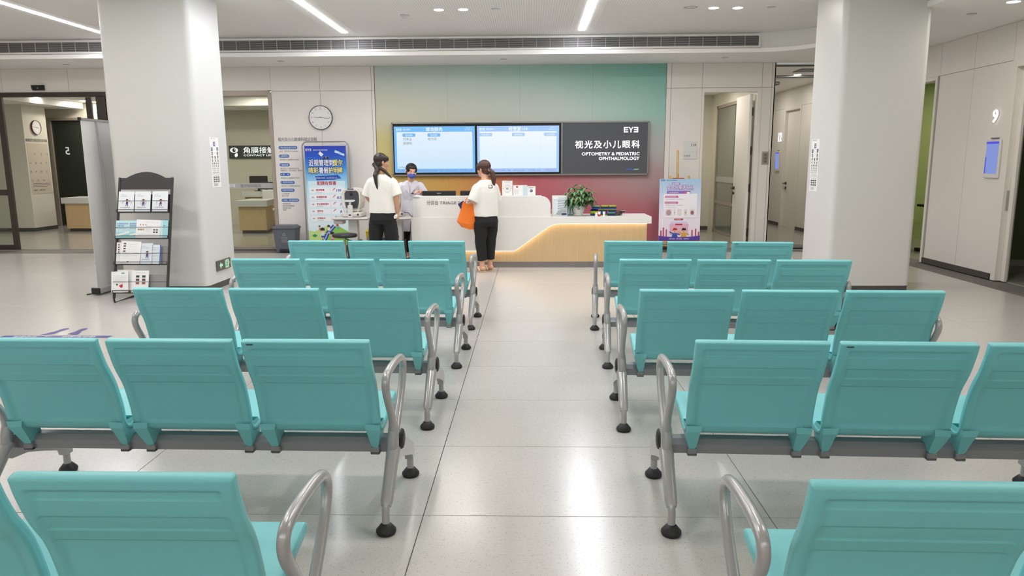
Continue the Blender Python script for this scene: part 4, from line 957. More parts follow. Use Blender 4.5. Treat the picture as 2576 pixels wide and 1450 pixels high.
# ============================================================ bin, poster stand, easel
m_bin = mat('grey_bin_plastic', '#5c6067', .45); m_bind = mat('dark_bin_plastic', '#33363b', .5)
t = thing('pedal_bin', 'dark grey plastic pedal bin with recycling print below the window edge', 'bin', (-4.215, 12.42, 0))
def frus(b_, w0, d0, w1, d1, z0, z1, m): v = [(-w0, -d0, z0), (w0, -d0, z0), (w0, d0, z0), (-w0, d0, z0), (-w1, -d1, z1), (w1, -d1, z1), (w1, d1, z1), (-w1, d1, z1)]; b_.add(v, [(3,2,1,0),(4,5,6,7),(0,1,5,4),(1,2,6,5),(2,3,7,6),(3,0,4,7)], m)
b_ = MB(); frus(b_, .155, .12, .19, .145, 0, .40, m_bin); b_.build('bucket', t)
b_ = MB(); b_.box(-.205, -.16, .40, .205, .16, .435, m_bin, .012); frus(b_, .195, .15, .15, .11, .435, .465, m_bin); b_.build('lid', t)
MB().box(-.09, -.16, .02, .09, -.118, .045, m_black, .004).build('pedal', t); MB().box(-.1, -.124, .015, .1, -.119, .06, m_bind).build('pedal_slot', t)
k_ = MB(); yy = -.142; k_.M = Matrix.Translation((0, 0, 0))
for j in range(3): a_ = R(90+120*j); c0 = (.03*cos(a_), .31+.028*sin(a_)); c1 = (.03*cos(a_+2.0), .31+.028*sin(a_+2.0)); k_.line2([c0, c1], .007, yy-.002, m_lgrey)
k_.text('其他垃圾', .026, 0, .245, yy+.004, m_lgrey, 'CENTER')
for j in range(2):
    for i in range(3): k_.line2([(-.045+.034*i, .205-.03*j), (-.02+.034*i, .205-.03*j), (-.02+.034*i, .225-.03*j), (-.045+.034*i, .225-.03*j), (-.045+.034*i, .205-.03*j)], .003, yy+.006, m_lgrey)
k_.build('print', t)

def ramp_mat(name, stops, axis='Z'):
    m = mat(name, '#ffffff', .35); b = m.node_tree.nodes['Principled BSDF']; tc = N(m, 'ShaderNodeTexCoord'); sp = N(m, 'ShaderNodeSeparateXYZ'); L(m, tc.outputs['Generated'], sp.inputs[0]); cr = N(m, 'ShaderNodeValToRGB'); L(m, sp.outputs[axis], cr.inputs[0]); e = cr.color_ramp.elements
    e[0].position, e[0].color = stops[0][0], lin(stops[0][1]); e[1].position, e[1].color = stops[-1][0], lin(stops[-1][1])
    for p, c in stops[1:-1]: q = e.new(p); q.color = lin(c)
    L(m, cr.outputs[0], b.inputs['Base Color']); return m
t = thing('poster_stand', 'tall blue promotional poster priced 199 on a silver tube stand', 'poster', (-3.50, 12.5, 0))
fr_ = [(-.40, 0)]+arc(-.32, 1.79, .08, 180, 90, 6)+arc(.32, 1.79, .08, 90, 0, 6)+[(.40, 0)]
b_ = MB(); b_.tube([(x, .02, z) for x, z in [(-.40, .03)]+fr_[1:-1]+[(.40, .03)]], .011, m_metal, 8); b_.box(-.42, -.13, 0, -.38, .17, .03, m_metal, .005).box(.38, -.13, 0, .42, .17, .03, m_metal, .005); b_.build('frame', t)
PW, Z0, Z1 = .355, .1, 1.80
m_pg = ramp_mat('blue_poster_gradient', [(0, '#cfe9f2'), (.35, '#e9f3f6'), (.62, '#9fd8ee'), (.78, '#3f8fdc'), (.9, '#2456c4'), (1, '#2a3fb0')])
MB().box(-PW, -.004, Z0, PW, 0, Z1, m_pg).build('sheet', t)
k_ = MB(); y = -.006; yl = mat('yellow_print', '#e9e06a', .5); wh = m_paper; db = mat('deep_blue_print', '#1f4fae', .5); pale = mat('pale_cyan_print', '#cfeaf2', .5)
k_.logo(-.335, 1.715, .04, y, wh); k_.text('乌鲁木齐爱尔眼科医院', .026, -.21, 1.722, y, wh, width=.25)
k_.poly2([(-.07, 1.62), (-.03, 1.66), (-.09, 1.71), (-.12, 1.67)], y-.001, wh); k_.disc2(-.02, 1.6, .02, y-.001, m_ink, 14); k_.disc2(.035, 1.6, .02, y-.001, m_ink, 14); k_.line2([(-.05, 1.61), (.06, 1.615)], .008, y-.001, mat('peach_print', '#f0c8a0', .4))
k_.poly2([(.16, 1.69), (.32, 1.63), (.33, 1.66), (.17, 1.73)], y-.001, pale); k_.text('快乐成长', .03, .175, 1.66, y-.002, m_blue)
for bd, m in ((.012, db), (.0022, wh)):
    k_.text('近视管理到', .115, -.29, 1.475, y-.002-(.002 if bd < .01 else 0), m, bold=bd, width=.42+2*bd); k_.text('晴彩', .115, -.30, 1.345, y-.002-(.002 if bd < .01 else 0), yl if bd < .01 else m, bold=bd, width=.17); k_.text('暑假', .115, -.12, 1.345, y-.002-(.002 if bd < .01 else 0), m, bold=bd, width=.16)
k_.text('爱尔', .115, .135, 1.475, y-.002, db, bold=.011, width=.155); k_.text('护明眸', .115, .045, 1.345, y-.002, db, bold=.011, width=.24); k_.text('爱尔', .115, .135, 1.475, y-.0045, yl, bold=.0022, width=.155); k_.text('护明眸', .115, .045, 1.345, y-.0045, yl, bold=.0022, width=.24)
k_.poly2([(-.2, 1.29), (.20, 1.31), (.26, 1.25), (.2, 1.25), (.14, 1.23), (-.17, 1.22)], y-.001, db); k_.text('活动截止时间：2023年7月31日', .028, -.005, 1.25, y-.002, wh, 'CENTER')
k_.rrect2(-.32, 1.135, .32, 1.21, y-.001, pale, .02); k_.text('配镜有惊喜', .072, 0, 1.145, y-.002, m_red, 'CENTER', bold=.002, width=.33)
k_.rrect2(-.32, .50, .32, 1.14, y-.0005, mat('faint_cyan_print', '#d9edf3', .5), .02)
items = [('框架眼镜', '199', 1.05), ('角膜塑形镜', '8.5', .93), ('多点离焦镜片', '7', .81), ('读写台', '8', .69), ('护理药水', '买一送一', .565)]
for nm, pr_, z in items:
    k_.rrect2(-.305, z-.045, .30, z+.045, y-.001, mat('card_white_print', '#eef1f6', .5), .012); k_.rect2(.055, z-.04, .057, z+.04, y-.002, m_lgrey)
    k_.text(nm, .036, -.19, z-.008, y-.002, m_red, bold=.001); k_.rect2(-.19, z-.034, -.08, z-.028, y-.002, m_lgrey)
    k_.text(pr_, .062 if len(pr_) < 4 else .04, .24, z-.025, y-.002, m_blue, 'RIGHT', bold=.0016, shear=.2)
    k_.poly2([(.095, z), (.135, z+.042), (.15, z+.042), (.10, z-.008)], y-.002, m_red); k_.disc2(-.25, z, .022, y-.002, m_lgrey, 14, .6)
k_.build('print', t)
# lower picture: hills, track and four simple children
k_ = MB(); gr = mat('grass_print', '#8fc653', .5); gr2 = mat('pale_green_print', '#c4e08c', .5)
k_.poly2([(-.35, .11), (.35, .11), (.35, .33), (.2, .42), (.05, .44), (-.1, .37), (-.2, .25)], y-.001, gr); k_.poly2([(-.35, .11), (-.2, .11), (0, .44), (-.06, .43), (-.25, .34), (-.35, .36)], y-.0012, gr2)
k_.line2([(-.12, .11), (-.03, .3), (.1, .44)], .07, y-.002, m_blue); k_.line2([(-.12, .11), (-.03, .3), (.1, .44)], .01, y-.003, wh)
for px_, pz, s_, sh, sk in ((-.11, .3, 1.15, '#d8e4f2', '#3558a8'), (.0, .38, .8, '#f0f0f0', '#4f72b8'), (.06, .24, 1.0, '#ef9fb8', '#d86f92'), (-.16, .40, .5, '#e0a090', '#c05040')):
    sm_, bm2 = mat('shirt'+sh, sh, .5), mat('short'+sk, sk, .5); skn = mat('skin_print', '#f1c6a0', .5)
    k_.disc2(px_, pz+.055*s_, .032*s_, y-.004, skn, 16); k_.poly2([(px_-.034*s_, pz+.05*s_), (px_+.034*s_, pz+.05*s_), (px_+.03*s_, pz+.085*s_), (px_, pz+.098*s_), (px_-.03*s_, pz+.085*s_)], y-.005, m_ink)
    k_.poly2([(px_-.022*s_, pz-.03*s_), (px_+.022*s_, pz-.03*s_), (px_+.026*s_, pz+.025*s_), (px_-.026*s_, pz+.025*s_)], y-.004, sm_); k_.poly2([(px_-.024*s_, pz-.055*s_), (px_+.024*s_, pz-.055*s_), (px_+.022*s_, pz-.028*s_), (px_-.022*s_, pz-.028*s_)], y-.0045, bm2)
    k_.line2([(px_-.01*s_, pz-.055*s_), (px_-.02*s_, pz-.1*s_)], .012*s_, y-.004, skn); k_.line2([(px_+.01*s_, pz-.055*s_), (px_+.015*s_, pz-.1*s_)], .012*s_, y-.004, skn); k_.line2([(px_-.024*s_, pz+.018*s_), (px_-.05*s_, pz+.04*s_)], .011*s_, y-.004, skn); k_.line2([(px_+.024*s_, pz+.018*s_), (px_+.05*s_, pz)], .011*s_, y-.004, skn)
k_.poly2([(-.3, .27), (-.25, .3), (-.2, .27), (-.25, .24)], y-.004, mat('green_kite', '#2f9a63', .5)); k_.poly2([(.12, .44), (.16, .48), (.18, .43)], y-.004, m_red); k_.poly2([(.14, .40), (.19, .43), (.17, .38)], y-.0045, mat('cyan_kite', '#3fb3d0', .5))
k_.build('picture', t)
for x in (-PW+.01, PW-.01):
    for z in (Z1-.01,): MB().tube([(x, -.004, z), (x*1.08, .015, z+.05)], .003, m_grey, 5).build('clip_cord', t)

# easel with poster
m_easel = mat('varnished_pine', '#d2b06c', .4)
t = thing('poster_easel', 'light wooden easel standing before the wall beside the open door', 'easel', (2.49, 12.3, 0))
b_ = MB(); b_.tube([(-.03, .05, .15), (-.04, .06, 1.69)], .018, m_easel, 10); b_.build('mast', t)
for s_ in (-1, 1): b_ = MB(); b_.tube([(s_*.27-.01, -.02, 0), (s_*.155-.0, .045, 1.27)], .017, m_easel, 10); b_.build('leg', t)
b_ = MB(); b_.tube([(0, .42, 0), (-.02, .08, 1.3)], .016, m_easel, 10); b_.build('rear_leg', t)
MB().box(-.34, -.04, .16, .36, .03, .19, m_easel, .004).build('ledge', t); MB().box(-.12, .03, 1.2, .08, .055, 1.235, mat('red_wood', '#b8673f', .5), .004).build('crossbar', t); MB().box(-.25, .0, .09, .25, .02, .115, m_easel).build('lower_bar', t)
t = thing('easel_poster', 'pale violet member gift poster resting on the wooden easel', 'poster', (2.50, 12.27, .19), 0)
t.rotation_euler.x = R(-2)
m_vp = ramp_mat('violet_poster_gradient', [(0, '#f0e6f2'), (.4, '#efe9f6'), (.75, '#cfdcf4'), (1, '#a9cdec')])
W2, H2 = .345, 1.03
MB().box(-W2, -.006, 0, W2, 0, H2, m_vp).build('board', t); k_ = MB(); y = -.008; vi = mat('violet_print', '#8d6cc4', .5); pk = mat('pink_print', '#cf5fa0', .5); wv = mat('white_violet_print', '#f6f3fa', .5); pv = mat('purple_print', '#5b3aa0', .5)
k_.logo(-.32, 1.0-.005, .025, y, m_navy); k_.text('乌鲁木齐爱尔眼科医院', .018, -.235, 1.0, y, m_navy)
k_.text('EYE', .055, -.13, .93, y-.001, vi, bold=.006, width=.12); k_.text('EYE', .055, -.125, .93, y-.002, wv, bold=.001, width=.11)
k_.text('会员分享送好礼', .085, 0, .855, y-.001, vi, 'CENTER', bold=.007, width=.44); k_.text('会员分享送好礼', .085, 0, .857, y-.0028, wv, 'CENTER', bold=.001, width=.44)
k_.rrect2(-.22, .785, .17, .83, y-.001, vi, .008); k_.text('会员邀请有礼', .03, -.2, .795, y-.002, wv); k_.disc2(.1, .80, .04, y-.002, pk, 16, .7); k_.disc2(.135, .80, .03, y-.003, wv, 12, .6); k_.rrect2(-.275, .385, .285, .785, y-.0025, wv, .015)
for z in (.735, .635): k_.rrect2(-.25, z-.016, -.03, z+.018, y-.003, pk, .006); k_.text('会员分享活动规则', .022, -.24, z-.008, y-.004, wv)
k_.text('会员分享活动海报，即可获得礼品', .02, -.24, .685, y-.003, m_lgrey); k_.text('成功邀请好友到院，即可获得礼品', .02, -.24, .585, y-.003, m_lgrey); k_.text('备注：最终解释权归本院所有', .014, -.24, .555, y-.003, m_lgrey)
for x0, x1, cs in ((-.24, -.13, '#b99aa0'), (-.10, -.075, '#b8bcc0'), (-.04, .03, '#e4e6ea'), (.075, .12, '#c9b98a'), (.17, .245, '#9c6a72')):
    mm = mat('gift'+cs, cs, .5); k_.rrect2(x0, .42, x1, .53, y-.003, mat('gift_card', '#e6dde0', .5), .004); k_.disc2((x0+x1)/2, .47, (x1-x0)*.38, y-.004, mm, 12, 1.2)
k_.rrect2(-.09, .345, .06, .37, y-.003, m_red, .01); k_.text('EYE 爱尔眼科', .018, -.08, .35, y-.004, wv); k_.build('print', t)
k_ = MB(); yy = y-.001
k_.poly2([(-.16, .28), (.14, .28), (.12, .32), (-.14, .32)], yy, mat('lavender_print', '#d9d2ec', .5)); k_.rect2(-.16, .10, .15, .28, yy, mat('shop_pink_print', '#e9b8c8', .5)); k_.rect2(-.07, .26, .05, .285, yy-.001, m_red)
for x0, h_ in ((-.33, .1), (-.29, .15), (-.24, .12), (.19, .11), (.25, .13), (.3, .08)): k_.rect2(x0, .07, x0+.035, .07+h_, yy-.001, mat('crimson_print', '#c04874', .5)); k_.rect2(x0, .07, x0+.012, .07+h_, yy-.002, wv)
for cx, hat, cl_ in ((-.075, m_red, m_blue), (.075, m_ink, mat('amber_print', '#d9a53c', .5))):
    skn = mat('skin_print', '#f1c6a0', .5); k_.poly2([(cx-.05, .06), (cx+.05, .06), (cx+.035, .13), (cx-.035, .13)], yy-.003, cl_); k_.disc2(cx, .165, .038, yy-.004, skn, 18); k_.poly2([(cx-.042, .17), (cx+.042, .175), (cx+.03, .21), (cx-.02, .215)], yy-.005, hat); k_.disc2(cx, .15, .012, yy-.005, m_red, 10, .6); k_.line2([(cx-.04, .12), (cx-.09, .15)], .018, yy-.003, cl_); k_.line2([(cx+.04, .12), (cx+.085, .10)], .018, yy-.003, cl_)
k_.poly2([(-W2, 0), (W2, 0), (W2, .085), (.2, .066), (0, .06), (-.2, .066), (-W2, .085)], yy-.006, pv); k_.text('爱你无限，爱礼有限，送完即止', .024, 0, .022, yy-.007, wv, 'CENTER'); k_.build('picture', t)
# ============================================================ eye examination corner
m_ivory = mat('ivory_plastic', '#d6d2ca', .35); m_face = mat('slate_plastic', '#4a4c52', .3); m_tabl = mat('grey_laminate', '#c3bfb9', .4)
def refractor(x, y, z, rz, label):
    t = thing('eye_refractor', label, 'instrument', (x, y, z), rz)
    b_ = MB(); b_.box(-.14, -.11, 0, .15, .24, .075, m_ivory, .02); b_.box(-.11, -.02, .07, .11, .20, .13, m_ivory, .03); b_.build('base', t)
    b_ = MB(); b_.prism([(-.105, .13), (.105, .13), (.135, .22), (.135, .38), (.10, .425), (.02, .44), (-.05, .435), (-.105, .41), (-.13, .35), (-.13, .22)], .0, .22, m_ivory, 'y'); b_.build('housing', t)
    MB().prism([(-.09, .14), (.08, .14), (.108, .23), (.108, .36), (.085, .395), (-.085, .395), (-.108, .36), (-.108, .23)], -.018, .0, m_face, 'y').build('face_plate', t)
    MB().lathe([(.0001, .004), (.022, .006), (.026, 0)], m_black, 16, Matrix.Translation((-.005, -.018, .345)) @ Matrix.Rotation(pi/2, 4, 'X')).build('lens', t)
    b_ = MB(); b_.tube(spline([(-.10, -.07, .07), (-.135, -.07, .22), (-.13, -.065, .36), (-.07, -.06, .415), (.07, -.06, .415), (.13, -.065, .36), (.135, -.07, .22), (.10, -.07, .07)], 4), .009, m_ivory, 8); b_.box(-.05, -.075, .418, .05, -.03, .432, m_face, .006); b_.build('headrest_frame', t)
    b_ = MB(); b_.box(-.035, -.14, .0, .035, -.085, .185, m_wp, .008).box(-.015, -.125, .18, .015, -.1, .235, m_wp); b_.prism([(-.075, .25), (-.06, .235), (.06, .235), (.075, .25), (.07, .265), (-.07, .265)], -.15, -.085, m_wp, 'y'); b_.build('chin_rest', t)
    MB().box(-.018, -.143, .03, .018, -.139, .05, m_black, .002).box(.1, -.113, .03, .13, -.11, .06, m_face).build('socket', t)
    return t
def table(x, y, rz, label):
    t = thing('instrument_table', label, 'table', (x, y, 0), rz)
    MB().box(-.27, -.2, .665, .27, .24, .70, m_tabl, .012).build('tabletop', t)
    MB().box(-.26, -.15, .60, -.12, .05, .665, m_tabl, .01).build('drawer_box', t)
    MB().box(-.075, .0, .30, .06, .14, .665, m_wp, .006).build('upper_column', t)
    MB().box(-.10, -.02, .05, .09, .18, .34, m_face, .006).build('lower_column', t)
    MB().box(-.22, -.22, .02, -.15, .26, .06, m_face, .01).box(.15, -.22, .02, .22, .26, .06, m_face, .01).box(-.2, -.02, .02, .2, .06, .06, m_face, .01).build('foot', t)
    for q in ((-.185, -.19), (.185, -.19), (-.185, .23), (.185, .23)): MB().lathe([(0, 0), (.018, .0), (.02, .01), (.016, .022), (0, .022)], m_black, 10, Matrix.Translation((q[0], q[1], 0))).build('castor', t)
    return t
table(-2.71, 11.02, 0, 'grey instrument table left of the woman in the white T-shirt'); refractor(-2.70, 10.98, .70, R(-4), 'ivory eye refractor with slate face plate beside the tall blue poster')
table(-2.02, 11.0, 0, 'grey instrument table between the woman in the white T-shirt and the desk'); refractor(-2.10, 11.0, .70, R(28), 'ivory eye refractor half hidden behind the woman in the white T-shirt')
t = thing('power_cable', 'coiled grey and black cables hanging beside the left instrument table', 'cable', (-2.42, 10.95, 0))
b_ = MB()
for k in range(3): b_.tube(spline([(-.02+.01*k, 0, .66), (.05+.015*k, -.02, .55), (-.01, -.03*k, .44), (-.05-.01*k, 0, .36), (.0, .01, .30+.02*k), (.05, 0, .38), (.04, .0, .5), (.0, .0, .60)], 5), .0045, m_lgrey, 5)
b_.build('coil', t); MB().tube(spline([(-.03, 0, .66), (-.035, 0, .4), (-.02, .02, .2), (.03, .1, .01)], 5), .004, m_black, 5).build('black_cable', t)
t = thing('mains_cable', 'black cable trailing from the right instrument table', 'cable', (-1.8, 10.95, 0)); MB().tube(spline([(-.12, .05, .77), (-.04, -.02, .76), (-.02, .02, .72), (.02, .1, .69), (-.05, .21, .60), (-.05, .22, .3), (.0, .2, .01)], 5), .005, m_black, 6).build('lead', t)
def stool(x, y, z, label):
    t = thing('swivel_stool', label, 'stool', (x, y, 0)); MB().lathe([(0, z-.055), (.165, z-.055), (.18, z-.045), (.183, z-.02), (.175, z-.004), (.15, z), (0, z+.001)], mat('black_leatherette', '#2a2b2e', .4), 36).build('seat', t)
    b_ = MB(); b_.tube([(0, 0, .3), (0, 0, z-.05)], .014, m_metal, 10).tube([(0, 0, .08), (0, 0, .32)], .023, m_metal, 12); b_.build('gas_column', t)
    MB().tube([(0, 0, z-.07), (.05, -.03, z-.09), (.12, -.06, z-.10)], .007, m_black, 6).build('lever', t)
    for k in range(5): a_ = 2*pi*k/5+.3; MB().tube([(0, 0, .09), (.24*cos(a_), .24*sin(a_), .055)], .016, m_metal, 8).build('base_arm', t); MB().lathe([(0, 0), (.02, .002), (.026, .025), (.02, .048), (0, .05)], m_black, 10, Matrix.Translation((.24*cos(a_), .24*sin(a_), 0))).build('castor', t)
stool(-2.73, 10.56, .49, 'black round swivel stool before the left instrument table'); stool(-2.10, 10.50, .47, 'black round swivel stool behind the legs of the woman in the white T-shirt')
def ybin(x, y, label):
    m = mat('yellow_plastic', '#e3c81e', .4); t = thing('waste_bin', label, 'bin', (x, y, 0)); b_ = MB(); frus(b_, .11, .11, .14, .13, 0, .40, m); b_.build('bucket', t)
    b_ = MB(); b_.box(-.15, -.14, .40, .15, .14, .425, m, .01); frus(b_, .145, .135, .10, .09, .425, .46, m); b_.build('lid', t); k_ = MB(); k_.line2([(-.05, .16), (.05, .16), (.05, .27), (-.05, .27), (-.05, .16)], .005, -.128, m_ink); k_.line2([(-.02, .19), (.02, .24)], .006, -.128, m_ink); k_.line2([(.02, .19), (-.02, .24)], .006, -.128, m_ink); k_.build('print', t)
ybin(-2.52, 11.75, 'yellow lidded waste bin left of the woman in the white T-shirt'); ybin(-2.18, 11.75, 'yellow lidded waste bin seen between the legs of the woman in the white T-shirt')
t = thing('document_box', 'grey file box on the floor behind the legs of the woman in the white T-shirt', 'box', (-2.15, 12.3, 0)); MB().box(-.12, -.1, 0, .12, .1, .6, m_lgrey, .006).build('body', t); MB().box(-.10, -.104, .35, .1, -.1, .55, m_paper).build('paper_label', t)

# ============================================================ roll-up banner, leaflet rack
m_ban = mat('banner_back_film', '#dedddb', .35)
t = thing('rollup_banner', 'roll-up banner seen from behind, left of the left pillar', 'banner', (-5.06, 8.22, 0))
MB().box(-.006, .02, .08, -.003, .80, 2.02, m_ban).build('sheet', t)
MB().box(-.012, .0, 2.0, .012, .82, 2.025, m_metal, .003).build('top_rail', t)
MB().box(-.05, -.02, .015, .05, .84, .09, m_lgrey, .012).build('base', t); MB().box(-.053, -.04, .012, .053, -.018, .093, m_black, .01).build('base_end', t)
MB().tube([(.01, .30, 2.01), (.04, .36, .09)], .008, m_lgrey, 8).build('support_pole', t)
MB().tube([(0, .02, .03), (-.13, .0, .006)], .008, m_black, 6).build('stabiliser', t)
MB().box(-.011, .78, 2.0, .011, .83, 2.03, m_black).box(-.012, -.02, 1.995, .012, .01, 2.03, m_black).build('rail_cap', t)

TA = -math.atan(.35/1.32)
rack = thing('leaflet_rack', 'black metal leaflet rack with four trays and arched header before the left pillar', 'rack', (-4.295, 7.74, .02)); rack.rotation_euler.x = TA
WR = .297
m_rack = mat('black_powder_coat', '#2e2c2c', .45)
for s_ in (-1, 1): MB().box(s_*WR-.012, -.012, .03, s_*WR+.012, .012, 1.385, m_rack, .004).build('side_rail', rack)
hp = [(-WR, 1.25), (WR, 1.25), (WR, 1.38), (WR-.075, 1.38)]+[((WR-.075)*(1-k/7), 1.38+.068*(1-(1-k/7)**2)) for k in range(1, 14)]+[(-WR+.075, 1.38), (-WR, 1.38)]
MB().prism(hp, -.004, .004, m_rack, 'y').build('header', rack)
SH = (.985, .69, .40, .085)
m_wire = m_rack
for k, s_ in enumerate(SH):
    b_ = MB(); b_.box(-WR, -.045, s_, WR, .0, s_+.004, m_rack); b_.box(-WR+.0, -.047, s_+.026, WR-.0, -.041, s_+.032, m_rack).box(-WR, -.047, s_, WR, -.041, s_+.006, m_rack).box(-WR, -.047, s_, -WR+.006, -.041, s_+.03, m_rack).box(WR-.006, -.047, s_, WR, -.041, s_+.03, m_rack); b_.build('tray', rack)
    MB().tube([(-WR, -.004, s_+.125), (-WR+.01, -.05, s_+.125), (WR-.01, -.05, s_+.125), (WR, -.004, s_+.125)], .0025, m_rack, 6).build('retaining_wire', rack)
    MB().box(-WR, .006, s_-.0, WR, .009, s_+.21, mat('rack_back_plate', '#b9b9ba' if k == 0 else '#8d8c8c', .5) if k else m_rack).build('back_plate', rack)
for s_ in (-1, 1): MB().tube(spline([(s_*WR, 0, .04), (s_*WR, .005, .01), (s_*WR, .04, -.012), (s_*WR, .16, .02), (s_*WR*.9, .36, .09)], 4), .010, m_rack, 8).build('foot', rack)
MB().tube([(-WR*.9, .36, .09), (WR*.9, .36, .09)], .010, m_rack, 8).build('rear_bar', rack)
RM = Matrix.Translation((-4.295, 7.74, .02)) @ Matrix.Rotation(TA, 4, 'X')
def leaflet(shelf, x, w_, h, label, art, back='#e6ebf0', y=-.02, tilt=0, dz=0):
    t = thing('leaflet', label, 'leaflet'); p = RM @ Vector((x, y, SH[shelf]+.006+dz)); t.location = p; t.rotation_euler = (TA, tilt, 0)
    MB().box(-w_/2, -.003, 0, w_/2, 0, h, mat('leaflet'+back, back, .35)).build('cover', t); k_ = MB(); art(k_, w_, h); k_.build('print', t)
skn = mat('skin_print', '#f1c6a0', .5)
def figure(k, cx, cz, s_, ring=True):
    if ring: 
        for a_ in range(14): a1 = R(200*a_/14-100); a2 = R(200*(a_+1)/14-100); k.line2([(cx+.05*s_*sin(a1), cz+.035*s_*cos(a1)-.01*s_), (cx+.05*s_*sin(a2), cz+.035*s_*cos(a2)-.01*s_)], .0025, -.0045, m_ink)
    else: k.disc2(cx, cz, .038*s_, -.004, mat('pale_grey_disc', '#d3d7de', .5), 18)
    k.disc2(cx, cz+.02*s_, .013*s_, -.006, skn, 12); k.poly2([(cx-.014*s_, cz+.02*s_), (cx+.014*s_, cz+.02*s_), (cx+.008*s_, cz+.036*s_), (cx-.008*s_, cz+.036*s_)], -.0065, mat('brown_print', '#5a3328', .5))
    k.poly2([(cx-.012*s_, cz-.025*s_), (cx+.012*s_, cz-.025*s_), (cx+.01*s_, cz+.008*s_), (cx-.01*s_, cz+.008*s_)], -.006, mat('violet_print2', '#4b4a8c', .5)); k.line2([(cx-.008*s_, cz-.025*s_), (cx-.012*s_, cz-.045*s_)], .006*s_, -.006, m_navy); k.line2([(cx+.006*s_, cz-.025*s_), (cx+.01*s_, cz-.045*s_)], .006*s_, -.006, m_navy); k.line2([(cx+.01*s_, cz), (cx+.03*s_, cz+.012*s_)], .005*s_, -.006, skn)
def cover_a(ring, txt):
    def f(k, w_, h): k.text('爱尔眼科', .010, -w_*.35, h*.83, -.0045, m_lgrey); k.text('医学验光配镜', .012, -w_*.35, h*.75, -.0045, m_lgrey); figure(k, .01, h*.47, 1.0, ring); k.text(txt, .013, -w_*.35, h*.2, -.0045, m_grey, width=w_*.6)
    return f
leaflet(0, -.200, .175, .232, 'white booklet with a ringed cartoon child, left on the top tray', cover_a(True, '青少年近视防控手册'))
leaflet(0, -.015, .175, .232, 'white booklet with a child on a grey disc, middle of the top tray', cover_a(False, '角膜塑形镜护理手册'))
leaflet(0, .180, .175, .232, 'white booklet with a ringed cartoon child, right on the top tray', cover_a(True, '青少年近视防控手册'))
def teal_a(k, w_, h): k.rect2(-w_/2, 0, w_/2, h*.35, -.004, mat('aqua_print', '#9fd6df', .5)); k.poly2([(-w_/2, h*.1), (w_/2, h*.3), (w_/2, h*.4), (-w_/2, h*.2)], -.0045, m_paper); k.text('近视矫正手术', .019, -w_*.42, h*.78, -.005, m_blue, width=w_*.8); k.text('科普手册', .019, -w_*.42, h*.66, -.005, m_blue, width=w_*.5); k.rect2(-w_*.4, h*.54, w_*.3, h*.56, -.005, m_lgrey)
leaflet(1, -.225, .155, .20, 'aqua booklet at the left end of the second tray', teal_a, '#bfe2ea'); leaflet(1, -.085, .155, .20, 'aqua booklet second from the left on the second tray', teal_a, '#bfe2ea', y=-.016)
def sheet_a(k, w_, h):
    for j in range(3): k.disc2(-w_*.32+.03*j, h*.72, .006, -.0045, m_red, 8); k.rect2(w_*(-.1+.2*j), h*.86, w_*(.04+.2*j), h*.87, -.0045, m_lgrey)
    for j in range(3): k.rect2(-w_*.42+.026*j, h*.42, -w_*.42+.026*j+.02, h*.5, -.0045, mat('photo'+str(j), ('#8fa04a', '#a5795c', '#c9a04a')[j], .5))
    for j in range(2):
        for i in range(2): k.rect2(w_*.22+.03*j, h*.3+.025*i, w_*.22+.03*j+.02, h*.3+.025*i+.015, -.0045, m_ink)
    for j in range(4): k.rect2(-w_*.1, h*(.35+.09*j), w_*.12, h*(.36+.09*j), -.0045, m_lgrey)
    k.rect2(-w_*.42, h*.2, w_*.3, h*.21, -.0045, m_lgrey)
leaflet(1, .06, .27, .205, 'white leaflet with small photographs lying over the second tray', sheet_a, '#eceef0', y=-.026, tilt=R(2)); leaflet(1, .24, .085, .20, 'cyan edged leaflet at the right end of the second tray', lambda k, w_, h: (k.rect2(-w_*.2, 0, w_*.5, h, -.004, mat('aqua_print', '#9fd6df', .5)), k.disc2(0, h*.7, .006, -.0045, m_blue, 8)), '#d5e6ec')
def sheet_b(k, w_, h):
    for j in range(4): k.rect2(-w_*.38, h*(.86-.11*j), -w_*.26, h*(.86-.11*j)+.014, -.0045, mat('dark_photo', '#5a3a3e', .5)); k.rect2(-w_*.12, h*(.87-.11*j), w_*.3, h*(.875-.11*j), -.0045, m_lgrey)
    k.rect2(-w_*.4, h*.47, w_*.44, h*.485, -.0045, mat('cyan_bar', '#3f9fd0', .5))
    for j in range(4): k.rect2(-w_*.4, h*(.4-.06*j), w_*.4, h*(.405-.06*j), -.0045, m_lgrey)
    k.disc2(-w_*.1, h*.1, .012, -.0045, m_grey, 12, .7)
leaflet(2, -.215, .14, .245, 'white leaflet with a photo column, leftmost on the third tray', sheet_b, '#e8e9ea', y=-.016); leaflet(2, -.125, .22, .255, 'large white leaflet curling over the left of the third tray', sheet_b, '#eeeeee', y=-.030, tilt=R(3)); leaflet(2, .055, .14, .235, 'white booklet with a child figure on the third tray', cover_a(False, '近视防控手册'), '#dfe6f0'); leaflet(2, .165, .10, .215, 'text leaflet with a blue edge at the right of the third tray', lambda k, w_, h: ([k.rect2(-w_*.4, h*(.85-.08*j), w_*.3, h*(.865-.08*j), -.0045, m_lgrey) for j in range(9)], k.rect2(w_*.38, 0, w_*.5, h, -.0045, m_blue)), '#e4edf2')
def sheet_c(k, w_, h): k.rrect2(w_*.1, h*.88, w_*.3, h*.93, -.0045, mat('green_pill', '#3f9f7a', .5), .004); [k.rect2(-w_*.4, h*(.8-.05*j), w_*.4, h*(.805-.05*j), -.0045, m_lgrey) for j in range(8)]; k.poly2([(-.01, h*.32), (.03, h*.40), (.035, h*.25), (.015, h*.22)], -.005, m_red); k.disc2(-.03, h*.38, .01, -.005, m_ink, 10)
